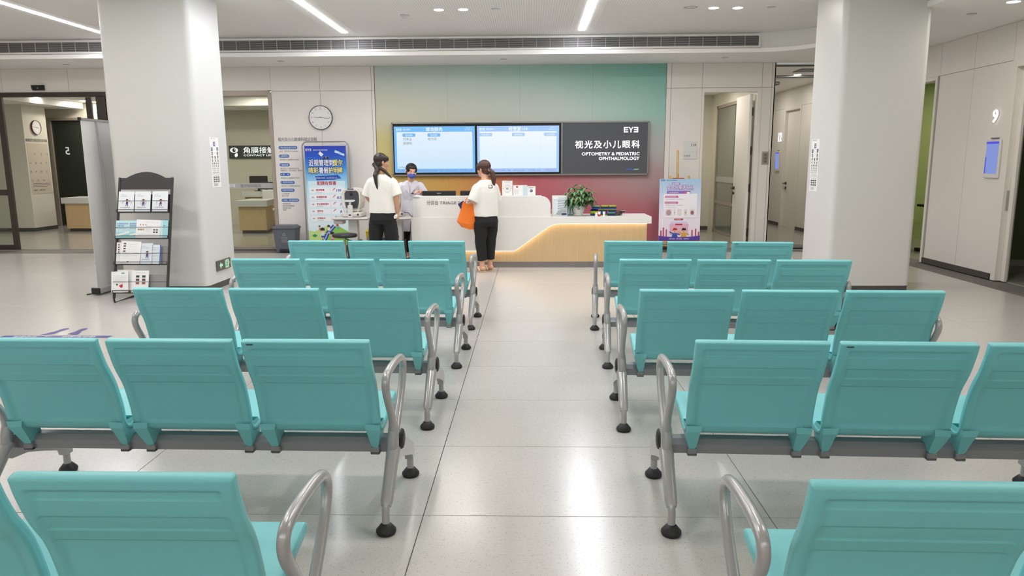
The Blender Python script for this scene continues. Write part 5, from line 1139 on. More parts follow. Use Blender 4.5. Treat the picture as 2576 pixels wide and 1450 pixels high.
leaflet(3, -.17, .19, .235, 'white leaflet behind the others at the left of the bottom tray', sheet_b, '#e6e6e6', y=-.012, dz=.02); leaflet(3, -.215, .19, .235, 'white text leaflet with a red drawing, front left of the bottom tray', sheet_c, '#eeeeee', y=-.034, tilt=R(-3))
def sheet_d(k, w_, h):
    for j in range(3):
        for i in range(2): k.rect2(-w_*.25+w_*.36*i, h*(.68-.15*j), -w_*.25+w_*.36*i+w_*.2, h*(.68-.15*j)+.024, -.0045, mat('photo_d%d' % j, ('#3b4c4c', '#4a3436', '#a0625c')[j], .5))
    k.rect2(-w_*.3, h*.9, w_*.35, h*.905, -.0045, m_grey)
leaflet(3, .0, .19, .245, 'white leaflet with six small photos, right on the bottom tray', sheet_d, '#eeeeee', y=-.024)

# ============================================================ column signs, floor stickers
t = thing('exit_sign', 'dark grey exit sign with green arrow and running figure low on the left pillar', 'sign', (-3.82, 8.63, .215), pi/2)
MB().box(0, -.018, 0, .40, 0, .125, mat('exit_sign_grey', '#5b5a54', .4), .003).build('plate', t)
gg = emat('exit_green', '#b8f0c4', .9); k_ = MB(); k_.poly2([(.06, .062), (.11, .105), (.11, .078), (.155, .078), (.155, .047), (.11, .047), (.11, .02)], -.0195, gg); k_.rect2(.225, .012, .335, .113, -.0195, gg); k_.build('arrow_and_door', t)
k_ = MB(); dk = mat('exit_dark', '#2c3a30', .5); k_.disc2(.285, .098, .009, -.021, dk, 10); k_.line2([(.283, .088), (.275, .055)], .014, -.021, dk); k_.line2([(.275, .055), (.255, .035), (.24, .035)], .010, -.021, dk); k_.line2([(.275, .055), (.295, .04), (.30, .018)], .010, -.021, dk); k_.line2([(.283, .085), (.26, .07)], .007, -.021, dk); k_.line2([(.283, .085), (.305, .068)], .007, -.021, dk); k_.rect2(.235, .012, .243, .113, -.0205, dk); k_.build('running_figure', t)
MB().rect2(.352, .05, .38, .085, -.0195, mat('gold_print', '#b29a55', .5)).build('seal', t)
def eyechart(loc, rz, w_, h, label, h2):
    t = thing('eye_chart', label, 'poster', loc, rz); MB().box(-w_/2, -.003, 0, w_/2, -.0005, h, m_paper).build('sheet', t); k_ = MB(); y = -.0045
    k_.logo(-w_*.3, h*.955, .012, y, m_navy); k_.text('视力表', .014, -w_*.05, h*.955, y, m_navy)
    z = h*.88; s_ = .052
    for r_ in range(10):
        n_ = (1, 2, 2, 3, 3, 4, 4, 5, 5, 6)[r_]
        for i in range(n_):
            cx = (i-(n_-1)/2)*w_*.62/max(1, n_-1) if n_ > 1 else .0; q = s_/5; rot = (r_*3+i*2) % 4; M_ = Matrix.Translation((cx, 0, z-s_/2)) @ Matrix.Rotation(rot*pi/2, 4, 'Y')
            for (xa, za, xb, zb) in ((-2.5, -2.5, -1.5, 2.5), (-1.5, 1.5, 2.5, 2.5), (-1.5, -.5, 2.5, .5), (-1.5, -2.5, 2.5, -1.5)): k_.add([M_ @ Vector((xa*q, y, za*q)), M_ @ Vector((xb*q, y, za*q)), M_ @ Vector((xb*q, y, zb*q)), M_ @ Vector((xa*q, y, zb*q))], [(0, 1, 2, 3)], m_navy if r_ < 2 else m_ink)
        z -= s_+h*.028; s_ *= .83
    k_.rect2(-w_*.4, .012, w_*.4, .015, y, m_lgrey); k_.build('optotypes', t)
    t = thing('instruction_sheet', 'small white sheet of black pictograms below the eye chart on the '+('left' if rz > 0 else 'right')+' pillar', 'poster', (loc[0], loc[1]+(0 if rz > 0 else -.01), loc[2]-h2-.005), rz); MB().box(-w_/2*.98, -.003, 0, w_/2*.98, -.0005, h2, m_paper).build('sheet', t); k_ = MB()
    for j in range(3):
        for i in range(3): k_.rect2(-w_*.33+w_*.24*i, h2*(.75-.16*j), -w_*.33+w_*.24*i+w_*.18, h2*(.75-.16*j)+.012, -.0045, m_ink); k_.rect2(-w_*.33+w_*.24*i, h2*(.70-.16*j), -w_*.33+w_*.24*i+w_*.14, h2*(.70-.16*j)+.004, -.0045, m_lgrey)
    for j in range(4): k_.rect2(-w_*.33, h2*(.28-.055*j), w_*.1, h2*(.28-.055*j)+.004, -.0045, m_lgrey)
    k_.rect2(-w_*.35, h2*.9, w_*.3, h2*.92, -.0045, m_lgrey); k_.build('pictograms', t)
eyechart((-3.82, 8.825, 1.385), pi/2, .25, .435, 'white tumbling E eye chart on the side of the left pillar', .155)
eyechart((3.42, 8.955, 1.31), -pi/2, .25, .45, 'white tumbling E eye chart on the side of the right pillar', .165)
m_purp = mat('indigo_vinyl', '#4f4c8a', .35)
t = thing('floor_sticker', 'indigo floor strip lettered for keeping one metre apart, left of the benches', 'sticker', (-4.21, 6.16, 0)); b_ = MB(); b_.add([(-.49, -.04, .001), (.49, -.04, .001), (.49, .04, .001), (-.49, .04, .001)], [(0, 1, 2, 3)], m_purp); b_.build('strip', t)
k_ = MB(); k_.M = Matrix.Translation((0, 0, .0016)) @ Matrix.Rotation(pi, 4, 'Z') @ Matrix.Rotation(-pi/2, 4, 'X'); k_.text('请自觉保持', .062, -.36, -.022, 0, m_paper, width=.30); k_.text('一米', .062, 0.03, -.022, 0, m_paper, width=.07); k_.text('安全距离', .062, .17, -.022, 0, m_paper, width=.21); k_.build('lettering', t)
def footprint(x, y, rz, s_, label):
    t = thing('footprint_sticker', label, 'sticker', (x, y, 0), rz); P = spline([(s_*.0, .13, 0), (s_*.032, .10, 0), (s_*.030, .05, 0), (s_*.022, .0, 0), (s_*.040, -.06, 0), (s_*.035, -.095, 0), (s_*-.01, -.105, 0), (s_*-.045, -.075, 0), (s_*-.035, -.02, 0), (s_*-.03, .04, 0), (s_*-.032, .10, 0)], 4, True)
    b_ = MB(); b_.add([(p.x, p.y, .0012) for p in P], [tuple(range(len(P)))[::(1 if s_ < 0 else -1)]], m_purp); b_.build('sole', t)
    for k in range(5): b_ = MB(); r_ = (.018, .012, .011, .010, .009)[k]; cx, cy = s_*(.036-.02*k), -.125-.008*sin(k*.9)+.010*k*.6; b_.add([(cx+r_*cos(q*pi/6), cy+r_*1.3*sin(q*pi/6), .0012) for q in range(12)], [tuple(range(12))], m_purp); b_.build('toe', t)
footprint(-4.33, 6.37, R(-6), -1, 'indigo left footprint sticker on the floor left of the benches'); footprint(-4.13, 6.37, R(8), 1, 'indigo right footprint sticker on the floor left of the benches')

# ============================================================ equipment seen through the right-hand doors
t = thing('phoropter_stand', 'grey phoropter head hanging from a curved arm in the green room', 'instrument', (7.05, 12.6, 0)); gm = mat('instrument_grey', '#a5a59a', .4)
b_ = MB(); b_.tube([(.35, .2, 0), (.35, .2, 1.95)], .03, gm, 10); b_.build('pole', t); MB().tube(spline([(.35, .2, 1.82), (.05, .05, 1.84), (-.2, -.05, 1.80), (-.3, -.1, 1.76)], 4), [.02]*12+[.035], gm, 8).build('lamp_arm', t)
MB().tube(spline([(.35, .2, 1.42), (.1, .1, 1.56), (-.1, .05, 1.58), (-.25, 0, 1.52)], 4), .03, gm, 8).build('curved_arm', t); b_ = MB(); b_.prism([(-.33, 1.30), (-.18, 1.26), (-.1, 1.3), (-.12, 1.42), (-.2, 1.48), (-.3, 1.44)], -.05, .05, gm, 'y'); b_.disc2(-.25, 1.33, .02, -.052, m_black, 10); b_.disc2(-.16, 1.33, .02, -.052, m_black, 10); b_.build('phoropter_head', t)
t = thing('examination_table', 'black and white instrument table in the green room', 'table', (6.85, 12.1, 0)); MB().box(-.35, -.1, .74, .4, .35, .78, m_black, .01).build('tabletop', t); MB().box(-.28, 0, .05, -.12, .2, .74, m_bwall, .01).build('pedestal', t); MB().box(-.35, -.08, .0, .2, .3, .05, m_black).build('base', t); MB().tube([(.0, .1, .5), (.2, .1, .08)], .03, m_black).build('strut', t)
t = thing('examination_chair', 'black padded chair in the green room', 'chair', (7.5, 11.35, 0)); MB().box(-.3, -.3, .45, .3, .3, .55, m_black, .03).build('seat', t); MB().box(.2, -.28, .5, .32, .28, 1.0, m_black, .03).build('backrest', t); MB().lathe([(.28, 0), (.28, .04), (.06, .06), (.06, .45)], m_face, 20).build('pedestal', t); MB().box(-.3, -.34, .62, .2, -.3, .67, m_wp, .01).build('armrest', t)
t = thing('trial_lens_case', 'white instrument with red tag on the table in the green room', 'instrument', (6.85, 12.2, .78)); MB().box(-.1, -.08, 0, .2, .12, .14, m_wp, .015).build('body', t); MB().tube([(-.1, -.02, .1), (-.2, -.02, .1)], .015, m_black).build('knob', t); MB().box(.02, -.085, .03, .06, -.08, .1, m_red).build('tag_strip', t)
t = thing('visitor_chair', 'dark red seat on curved steel tube in the dim room behind door 9', 'chair', (6.85, 8.9, 0)); MB().box(-.25, -.25, .43, .25, .25, .49, mat('dark_red_fabric', '#6b1626', .7), .02).build('seat', t); MB().tube(spline([(-.27, .2, .47), (-.27, -.15, .46), (-.28, -.27, .38), (-.28, -.26, .1), (-.28, -.2, .015), (-.28, .25, .015)], 4), .013, m_metal, 8).build('frame', t); MB().tube(spline([(.27, .2, .47), (.27, -.15, .46), (.28, -.27, .38), (.28, -.26, .1), (.28, -.2, .015), (.28, .25, .015)], 4), .013, m_metal, 8).build('frame', t); MB().box(.18, .2, .49, -.22, .24, .85, mat('dark_red_fabric', '#6b1626', .7), .02).build('backrest', t)
t = thing('slit_lamp', 'dark slit lamp on its table in the dim room behind door 9', 'instrument', (7.1, 9.4, 0)); MB().box(-.4, -.25, .72, .4, .25, .76, m_black, .01).build('tabletop', t); MB().box(-.1, -.1, .03, .1, .1, .72, m_face, .01).build('column', t); MB().box(-.3, -.25, 0, .3, .25, .03, m_face).build('base', t); MB().box(-.3, -.12, .76, .1, .12, .82, m_black, .01).tube([(-.28, 0, .82), (-.28, 0, 1.15)], .018, m_metal).tube([(-.12, .05, .8), (-.12, .05, 1.1)], .03, m_black).box(-.3, -.03, 1.05, -.02, .06, 1.12, m_black, .01); MB().box(-.3, -.12, .76, .1, .12, .82, m_black, .01).tube([(-.28, 0, .82), (-.28, 0, 1.15)], .018, m_metal).box(-.3, -.03, 1.05, -.02, .06, 1.12, m_black, .01).build('instrument_head', t)
t = thing('floor_mat', 'small grey mat at the corridor entrance behind the right benches', 'mat', (4.55, 13.0, 0)); MB().box(-.35, -.25, 0, .35, .25, .012, m_face, .004).build('pad', t)
# ============================================================ people
import mathutils.noise
def V(*a): return Vector(a)
class Body:
    def __init__(s): s.b = MB()
    def ball(s, c, r, M=None, m=None):
        if not isinstance(r, (tuple, list)): r = (r, r, r)
        T = Matrix.Translation(c) @ (M or Matrix()) @ Matrix.Diagonal((r[0], r[1], r[2], 1)); n = 14; k = 8
        prof = [(sin(pi*i/k), -cos(pi*i/k)) for i in range(k+1)]; prof[0] = (0, -1); prof[-1] = (0, 1)
        v = []; f = []
        v.append((0, 0, -1))
        for i in range(1, k):
            for j in range(n): a = 2*pi*j/n; v.append((prof[i][0]*cos(a), prof[i][0]*sin(a), prof[i][1]))
        v.append((0, 0, 1)); top = len(v)-1
        for j in range(n): f.append((0, 1+(j+1) % n, 1+j)); f.append((top, top-n+j, top-n+(j+1) % n))
        for i in range(k-2):
            for j in range(n): a0 = 1+i*n+j; a1 = 1+i*n+(j+1) % n; f.append((a0, a1, a1+n, a0+n))
        s.b.add(v, f, None_m, True, T)
    def limb(s, pts, rs, flat=1.0, up=None):
        pts = [Vector(p) for p in pts]; P = []; Q = []
        d0 = (pts[0]-pts[1]).normalized(); d1 = (pts[-1]-pts[-2]).normalized()
        for k in (1.0, .87, .5): P.append(pts[0]+d0*rs[0]*k); Q.append(rs[0]*math.sqrt(max(.02, 1-k*k)))
        P += pts; Q += rs
        for k in (.5, .87, 1.0): P.append(pts[-1]+d1*rs[-1]*k); Q.append(rs[-1]*math.sqrt(max(.02, 1-k*k)))
        s.b.tube(P, Q, None_m, 14, flat=flat, up=up)
    def loft(s, rings):   # (cx, cy, z, rx, ry) closed with flat caps
        n = 24; v = []; f = []
        for cx, cy, z, rx, ry in rings:
            for j in range(n): a = 2*pi*j/n; v.append((cx+rx*math.copysign(abs(cos(a))**.85, cos(a)), cy+ry*math.copysign(abs(sin(a))**.85, sin(a)), z))
        for i in range(len(rings)-1):
            for j in range(n): f.append((i*n+j, i*n+(j+1) % n, (i+1)*n+(j+1) % n, (i+1)*n+j))
        f.append(tuple(range(n))[::-1]); f.append(tuple(range((len(rings)-1)*n, len(rings)*n)))
        s.b.add(v, f, None_m, True)
    def sleeve(s, a, b, r0, r1, up=None):
        s.ball(Vector(a)+Vector((0, 0, -.004)), r0*.98)
        s.b.tube([a, Vector(a).lerp(Vector(b), .5), b], [r0, (r0+r1)/2, r1], None_m, 16, flat=1.0, up=up)
    def hand(s, w_, d, n_, side, curl=.5, size=1.0):
        """w_ wrist point, d finger direction, n_ palm normal, side = +1 thumb on the +across side"""
        d = Vector(d).normalized(); n_ = Vector(n_); n_ = (n_-d*n_.dot(d)).normalized(); a = d.cross(n_)*side; w_ = Vector(w_)
        for i, (off, ln, fl) in enumerate(((.030, .074, .066), (.010, .080, .074), (-.010, .076, .070), (-.028, .068, .055))):
            off *= size; k = w_+d*ln*size+a*off; s.limb([w_+a*off*.55+d*.01, k], [.0145*size, .0115*size])
            p = k; dd = d; ang = curl*(1+.12*i)
            pts = [p]
            for sg in (.42, .33, .25):
                dd = (dd*cos(ang*.75)+n_*sin(ang*.75)).normalized(); nn = (n_*cos(ang*.75)-d*0).normalized(); p = p+dd*fl*size*sg*1.05; pts.append(p); n2 = dd.cross(a*side).normalized()
                n_l = n2 if n2.dot(n_) > 0 else -n2; n_loc = n_l; n_keep = n_loc; n_ = n_  # keep palm normal
                ang_next = curl*.9; dd = dd; 
                dd = (dd*cos(ang_next*.55)+n_keep*sin(ang_next*.55)).normalized(); ang = 0
            s.limb(pts, [.0098*size, .0088*size, .008*size, .007*size])
        t0 = w_+d*.018*size+a*.024*size; t1 = t0+(d*.55+a*.7+n_*.35).normalized()*.036*size; t2 = t1+(d*.85+a*.2+n_*.45).normalized()*.03*size; t3 = t2+(d*.9-a*.1+n_*.5).normalized()*.024*size
        s.limb([t0, t1, t2, t3], [.0145*size, .012*size, .0098*size, .008*size])
    def head(s, c, MR, sc=1.0):
        c = Vector(c); g = lambda x, y, z: c+MR @ (Vector((x, y, z))*sc); e = lambda x, y, z: (x*sc, y*sc, z*sc)
        s.ball(g(0, -.012, .035), e(.073, .090, .080), MR.to_4x4()); s.ball(g(0, .018, -.02), e(.060, .070, .078), MR.to_4x4()); s.ball(g(0, .045, -.075), e(.036, .038, .032), MR.to_4x4()); s.ball(g(0, .066, -.088), e(.017, .016, .014), MR.to_4x4())
        s.ball(g(0, .078, .022), e(.042, .012, .012), MR.to_4x4()); s.limb([g(0, .084, .012), g(0, .098, -.022)], [.007*sc, .0105*sc]); s.ball(g(.010, .090, -.028), .007*sc); s.ball(g(-.010, .090, -.028), .007*sc)
        for q in (-1, 1): s.ball(g(q*.036, .062, -.025), e(.020, .016, .018), MR.to_4x4()); s.ball(g(q*.074, -.006, -.008), e(.007, .017, .028), MR.to_4x4())
        s.ball(g(0, .082, -.052), e(.020, .008, .006), MR.to_4x4()); s.ball(g(0, .080, -.061), e(.018, .008, .006), MR.to_4x4())
    def build(s, name, parent, m, voxel=.006, smooth=4, amp=0, fr=(10, 10, 5)):
        me = bpy.data.meshes.new(name); me.from_pydata([tuple(p) for p in s.b.v], [], s.b.f); me.update()
        o = bpy.data.objects.new(name, me); C.objects.link(o)
        md = o.modifiers.new('r', 'REMESH'); md.mode = 'VOXEL'; md.voxel_size = voxel; md.use_smooth_shade = True
        if smooth: sm_ = o.modifiers.new('s', 'SMOOTH'); sm_.iterations = smooth; sm_.factor = .5
        dg = bpy.context.evaluated_depsgraph_get(); ev = o.evaluated_get(dg); nm = bpy.data.meshes.new_from_object(ev, depsgraph=dg)
        o.modifiers.clear(); o.data = nm; bpy.data.meshes.remove(me); nm.name = name; nm.materials.clear(); nm.materials.append(m)
        if amp:
            nz = mathutils.noise.noise
            nm.update(); co = [v.co.copy() for v in nm.vertices]; no = [v.normal.copy() for v in nm.vertices]
            for v, c_, n_ in zip(nm.vertices, co, no):
                q = Vector((c_.x*fr[0], c_.y*fr[1], c_.z*fr[2])); v.co = c_+n_*(amp*(nz(q)+.5*nz(q*2.1+Vector((3, 7, 1)))))
        for p in nm.polygons: p.use_smooth = True; p.material_index = 0
        o.parent = parent; return o
None_m = mat('unused', '#ffffff')
m_skin = mat('skin', '#d9a78c', .5, sss=.15); m_skin2 = mat('skin_tanned', '#c99a7c', .5, sss=.15)
m_hair = mat('dark_brown_hair', '#2a1e1b', .45, bump=.3, bs=300); m_hairb = mat('brown_hair', '#4a2d24', .45, bump=.3, bs=300); m_hairk = mat('black_hair', '#17130f', .4, bump=.3, bs=300)
m_tee = mat('white_cotton', '#e9e7e0', .85, bump=.25, bs=40); m_trou = mat('black_trousers', '#18181a', .85, bump=.3, bs=40); m_coat = mat('lab_coat_cotton', '#dddbe4', .8, bump=.25, bs=40)
m_eye = mat('eye_white', '#e8e4df', .3); m_iris = mat('dark_iris', '#1c1210', .2); m_lip = mat('lips', '#b0635c', .5); m_brow = mat('eyebrow', '#2b211c', .7)
def face(parent, c, MR, sc=1.0, mouth=True):
    c = Vector(c); g = lambda x, y, z: c+MR @ (Vector((x, y, z))*sc)
    for q in (-1, 1):
        b_ = Body(); b_.ball(g(q*.030, .074, .006), (.012*sc, .007*sc, .0055*sc), MR.to_4x4()); e_ = MB(); e_.v = b_.b.v; e_.f = b_.b.f; e_.mi = [0]*len(e_.f); e_.sm = [True]*len(e_.f); e_.mats = [m_eye]; eo = e_.build('eye', parent)
        b_ = Body(); b_.ball(g(q*.030, .0785, .006), (.0055*sc, .0035*sc, .0062*sc), MR.to_4x4()); e_ = MB(); e_.v = b_.b.v; e_.f = b_.b.f; e_.mi = [0]*len(e_.f); e_.sm = [True]*len(e_.f); e_.mats = [m_iris]; e_.build('iris', eo)
        MB().tube([g(q*.016, .088, .028), g(q*.032, .086, .033), g(q*.047, .076, .029)], [.0025*sc, .0032*sc, .0015*sc], m_brow, 6).build('eyebrow', parent)
    if mouth: MB().tube([g(-.021, .084, -.056), g(-.008, .0905, -.054), g(.008, .0905, -.054), g(.021, .084, -.056)], [.002*sc, .0045*sc, .0045*sc, .002*sc], m_lip, 8).build('lips', parent)
def Rz(a): return Matrix.Rotation(R(a), 3, 'Z')
def trousers(parent, hip, top, legs, m, wr, name='trousers', rx=.16, ry=.12):
    b_ = Body(); cx, cy, cz = hip
    b_.loft([(cx, cy, top, rx*.88, ry*.82), (cx, cy, cz+.04, rx, ry), (cx, cy-.01, cz-.04, rx*1.04, ry*1.08), (cx, cy, cz-.10, rx*.98, ry)])
    for (a, k, f_), rr in zip(legs, wr):
        a, k, f_ = Vector(a), Vector(k), Vector(f_); b_.b.tube([a, a.lerp(k, .4), k, k.lerp(f_, .5), f_], rr, None_m, 18)
    return b_.build(name, parent, m, .008, 3, .006, (12, 12, 7))

# ---- woman with her back to us in a white T-shirt
P1 = thing('person', 'woman seen from behind, dark ponytail, white T-shirt, black trousers, standing behind the left benches', 'person', (-1.985, 9.72, 0), R(-6))
MR = Rz(-58) @ Matrix.Rotation(R(-3), 3, 'X'); hc = V(.0, .045, 1.515)
b_ = Body(); b_.head(hc, MR, .98); b_.limb([V(0, -.005, 1.29), V(.0, .03, 1.44)], [.056, .05]); b_.loft([(0, 0, .80, .125, .09), (0, 0, 1.0, .115, .085), (0, .0, 1.15, .135, .095), (0, -.005, 1.27, .13, .07), (0, -.005, 1.33, .08, .055)])
b_.limb([V(.135, 0, 1.24), V(.200, -.02, 1.04), V(.200, .02, .85)], [.05, .037, .025]); b_.hand(V(.205, .022, .842), V(-.02, .05, -1), V(-1, .1, 0), -1, .75, .95)
b_.limb([V(-.135, 0, 1.24), V(-.215, .04, 1.05), V(-.17, .2, .92)], [.05, .037, .025]); b_.hand(V(-.17, .205, .915), V(.15, .9, -.2), V(.7, 0, -.5), 1, .7, .95)
for q, fx_ in ((-1, -.125), (1, .125)): b_.limb([V(q*.08, 0, .80), V(q*.10, .01, .46), V(fx_, -.02, .085)], [.07, .048, .034]); b_.limb([V(fx_, -.045, .05), V(fx_*1.04, .03, .045), V(fx_*1.08, .12, .03)], [.034, .034, .022])
b_.build('body', P1, m_skin2, .0055, 3); face(P1, hc, MR, .98)
b_ = Body(); g = lambda x, y, z: hc+MR @ Vector((x, y, z))
b_.ball(g(0, -.024, .04), (.082, .094, .086), MR.to_4x4()); b_.ball(g(0, -.045, -.015), (.072, .062, .07), MR.to_4x4()); b_.ball(g(.05, .03, .05), (.032, .05, .04), MR.to_4x4()); b_.ball(g(-.05, .03, .05), (.032, .05, .04), MR.to_4x4())
pt = [g(0, -.098, -.03), V(-.035, -.055, 1.42), V(-.05, -.115, 1.34), V(-.035, -.125, 1.24), V(-.02, -.12, 1.16)]; b_.limb(pt, [.026, .032, .030, .02, .006]); b_.limb([g(.0, -.09, -.03), V(.06, -.03, 1.40), V(.12, -.03, 1.34), V(.165, -.02, 1.27)], [.022, .022, .014, .005])
b_.build('hair', P1, m_hair, .0055, 2, .003, (70, 70, 9)); MB().lathe([(.028, -.008), (.034, 0), (.028, .008)], m_black, 14, Matrix.Translation(g(0, -.102, -.035)) @ Matrix.Rotation(R(70), 4, 'X')).build('hair_tie', P1)
b_ = Body(); b_.loft([(.0, -.0, .845, .182, .13), (.0, -.0, .90, .18, .13), (.0, 0, 1.05, .172, .125), (0, 0, 1.18, .176, .12), (0, -.004, 1.27, .168, .102), (0, -.006, 1.318, .135, .085), (0, -.004, 1.358, .08, .068)])
b_.sleeve(V(.138, 0, 1.252), V(.21, -.012, 1.075), .07, .078); b_.sleeve(V(-.138, 0, 1.252), V(-.215, .02, 1.075), .07, .078)
b_.build('t_shirt', P1, m_tee, .0065, 3, .007, (11, 11, 5))
trousers(P1, (0, 0, .80), .90, [((-.085, 0, .76), (-.12, .01, .44), (-.14, -.01, .04)), ((.085, 0, .76), (.12, .01, .44), (.14, -.01, .04))], m_trou, [[.095, .10, .088, .085, .088]]*2, rx=.17, ry=.12)
for q in (-1, 1): MB().box(q*.132-.045, -.1, 0, q*.132+.045, .15, .05, m_paper, .02).build('shoe', P1)
MB().lathe([(0, -.025), (.022, -.015), (.026, 0), (.018, .02), (0, .026)], m_paper, 12, Matrix.Translation((.185, .015, .785))).build('tissue', P1) if False else None
t = thing('crumpled_tissue', 'crumpled white tissue in the right hand of the woman seen from behind', 'tissue', (-1.80, 9.66, .80)); b_ = Body(); b_.ball(V(0, 0, 0), (.024, .022, .03)); b_.ball(V(.01, -.012, .012), (.018, .014, .02)); b_.ball(V(-.012, -.008, -.01), (.016, .016, .022)); b_.build('wad', t, m_paper, .004, 1)

# ---- woman with the orange bag
P2 = thing('person', 'brown-haired woman in white T-shirt and cropped trousers at the desk with an orange bag', 'person', (-.615, 10.03, 0), R(38))
MR = Rz(22) @ Matrix.Rotation(R(-6), 3, 'X'); hc = V(.0, .055, 1.415)
b_ = Body(); b_.head(hc, MR, .97); b_.limb([V(0, -.005, 1.19), V(.0, .03, 1.34)], [.058, .05]); b_.loft([(0, 0, .74, .12, .09), (0, 0, .94, .125, .095), (0, .0, 1.08, .145, .105), (0, -.005, 1.18, .135, .075), (0, -.005, 1.24, .08, .058)])
b_.limb([V(-.14, 0, 1.16), V(-.208, .0, .99), V(-.13, .20, 1.0)], [.054, .042, .027]); b_.hand(V(-.125, .21, 1.0), V(.25, .9, .15), V(.6, 0, .3), 1, .8, .93)
b_.limb([V(.14, 0, 1.16), V(.19, .05, .98), V(.06, .22, 1.10)], [.054, .042, .027]); b_.hand(V(.055, .228, 1.105), V(-.35, .6, .5), V(-.5, 0, .1), -1, .7, .93)
FT = ((-.075, .0), (.085, .04))
for (fx_, fy_), q in zip(FT, (-1, 1)): b_.limb([V(q*.078, 0, .74), V(q*.085, .02, .43), V(fx_, fy_, .08)], [.072, .05, .035]); b_.limb([V(fx_, fy_-.03, .052), V(fx_, fy_+.05, .048), V(fx_+q*.01, fy_+.14, .032)], [.032, .034, .026])
b_.build('body', P2, m_skin, .0055, 3); face(P2, hc, MR, .97)
b_ = Body(); g = lambda x, y, z: hc+MR @ Vector((x, y, z))
b_.ball(g(0, -.022, .04), (.084, .096, .088), MR.to_4x4()); b_.ball(g(0, -.045, -.02), (.072, .06, .07), MR.to_4x4()); b_.ball(g(.0, .05, .06), (.06, .04, .035), MR.to_4x4()); b_.ball(g(-.055, .035, .03), (.024, .035, .045), MR.to_4x4()); b_.ball(g(.055, .035, .03), (.024, .035, .045), MR.to_4x4())
b_.limb([g(0, -.10, -.01), g(.01, -.135, -.06), g(.012, -.145, -.14), g(.01, -.135, -.22), g(.008, -.12, -.27)], [.022, .036, .036, .026, .008]); b_.build('hair', P2, m_hairb, .0055, 2, .003, (70, 70, 9))
MB().lathe([(.026, -.008), (.034, 0), (.026, .008)], mat('silver_scrunchie', '#b9aeb0', .5), 14, Matrix.Translation(g(0, -.108, -.018)) @ Matrix.Rotation(R(60), 4, 'X')).build('hair_tie', P2)
b_ = Body(); b_.loft([(.0, -.0, .775, .168, .14), (.0, -.0, .84, .172, .142), (.0, 0, .98, .166, .135), (0, 0, 1.10, .17, .128), (0, -.004, 1.185, .165, .108), (0, -.006, 1.228, .14, .09), (0, -.004, 1.27, .083, .072)])
b_.sleeve(V(-.135, 0, 1.16), V(-.215, .01, .985), .072, .076); b_.sleeve(V(.135, 0, 1.16), V(.205, .03, .985), .072, .076)
ts = b_.build('t_shirt', P2, m_tee, .0065, 3, .006, (11, 11, 5))
k_ = MB()
for (xa, za), (xb, zb) in (((-.03, 1.20), (-.03, 1.165)), ((-.03, 1.165), (.03, 1.165)), ((.03, 1.165), (.03, 1.20)), ((-.03, 1.20), (-.012, 1.20)), ((.012, 1.20), (.03, 1.20))): k_.tube([(xa, -.106 if za > 1.18 else -.118, za), (xb, -.106 if zb > 1.18 else -.118, zb)], .0035, m_ink, 5)
k_.build('collar_emblem', ts)
trousers(P2, (0, 0, .74), .83, [((-.085, 0, .70), (-.088, .015, .42), (FT[0][0], FT[0][1], .165)), ((.085, 0, .70), (.088, .03, .42), (FT[1][0], FT[1][1], .165))], m_trou, [[.10, .096, .078, .070, .066]]*2, rx=.158, ry=.13)
m_sand = mat('beige_sandal', '#c6ab8a', .6); m_strap = mat('cream_strap', '#e6dcc8', .5)
for (fx_, fy_), q in zip(FT, (-1, 1)):
    sn = MB(); P = spline([(fx_, fy_-.075, 0), (fx_+.035, fy_-.05, 0), (fx_+.034, fy_+.03, 0), (fx_+.046, fy_+.11, 0), (fx_+.03, fy_+.17, 0), (fx_-.01, fy_+.18, 0), (fx_-.042, fy_+.12, 0), (fx_-.035, fy_+.03, 0), (fx_-.036, fy_-.05, 0)], 3, True); n_ = len(P)
    sn.add([(p.x, p.y, 0.001) for p in P]+[(p.x, p.y, .02) for p in P], [tuple(range(n_))[::-1], tuple(range(n_, 2*n_))]+[(i, (i+1) % n_, n_+(i+1) % n_, n_+i) for i in range(n_)], m_sand); so_ = sn.build('sandal', P2)
    MB().tube([(fx_-.042, fy_+.0, .022), (fx_-.035, fy_+.05, .07), (fx_, fy_+.12, .065), (fx_+.035, fy_+.05, .07), (fx_+.042, fy_+.0, .022)], .011, m_strap, 8, flat=.4).build('strap', so_)
# the orange bag, with its contents, hanging from her hand
bag = thing('tote_bag', 'orange non-woven tote bag hanging from the hand of the woman at the desk', 'bag', (-.885, 9.98, .60), R(20)); m_or = mat('orange_nonwoven', '#ef7a1c', .6, bump=.3, bs=60)
b_ = MB(); lv = [(0, .085, .050, .025), (.075, .115, .062, -.005), (.17, .098, .05, .008), (.30, .075, .03, .02), (.345, .068, .026, .028)]; v = []; 
for z, hx_, hy_, dx in lv: v += [(-hx_+dx, -hy_, z+.03), (dx, -hy_*1.15, z), (hx_+dx, -hy_, z), (hx_+dx, hy_, z), (dx, hy_*1.1, z), (-hx_+dx, hy_, z+.03)]
f = [tuple(range(6))[::-1]]+[(i*6+j, i*6+(j+1) % 6, i*6+6+(j+1) % 6, i*6+6+j) for i in range(4) for j in range(6)]; b_.add(v, f, m_or); b_.build('bag_body', bag)
for q in (-1, 1): MB().tube(spline([(-.02, q*.026, .345), (.0, q*.018, .40), (.02, q*.006, .425), (.045, q*.018, .40), (.06, q*.026, .345)], 4), .006, m_or, 6, flat=.5).build('handle', bag)
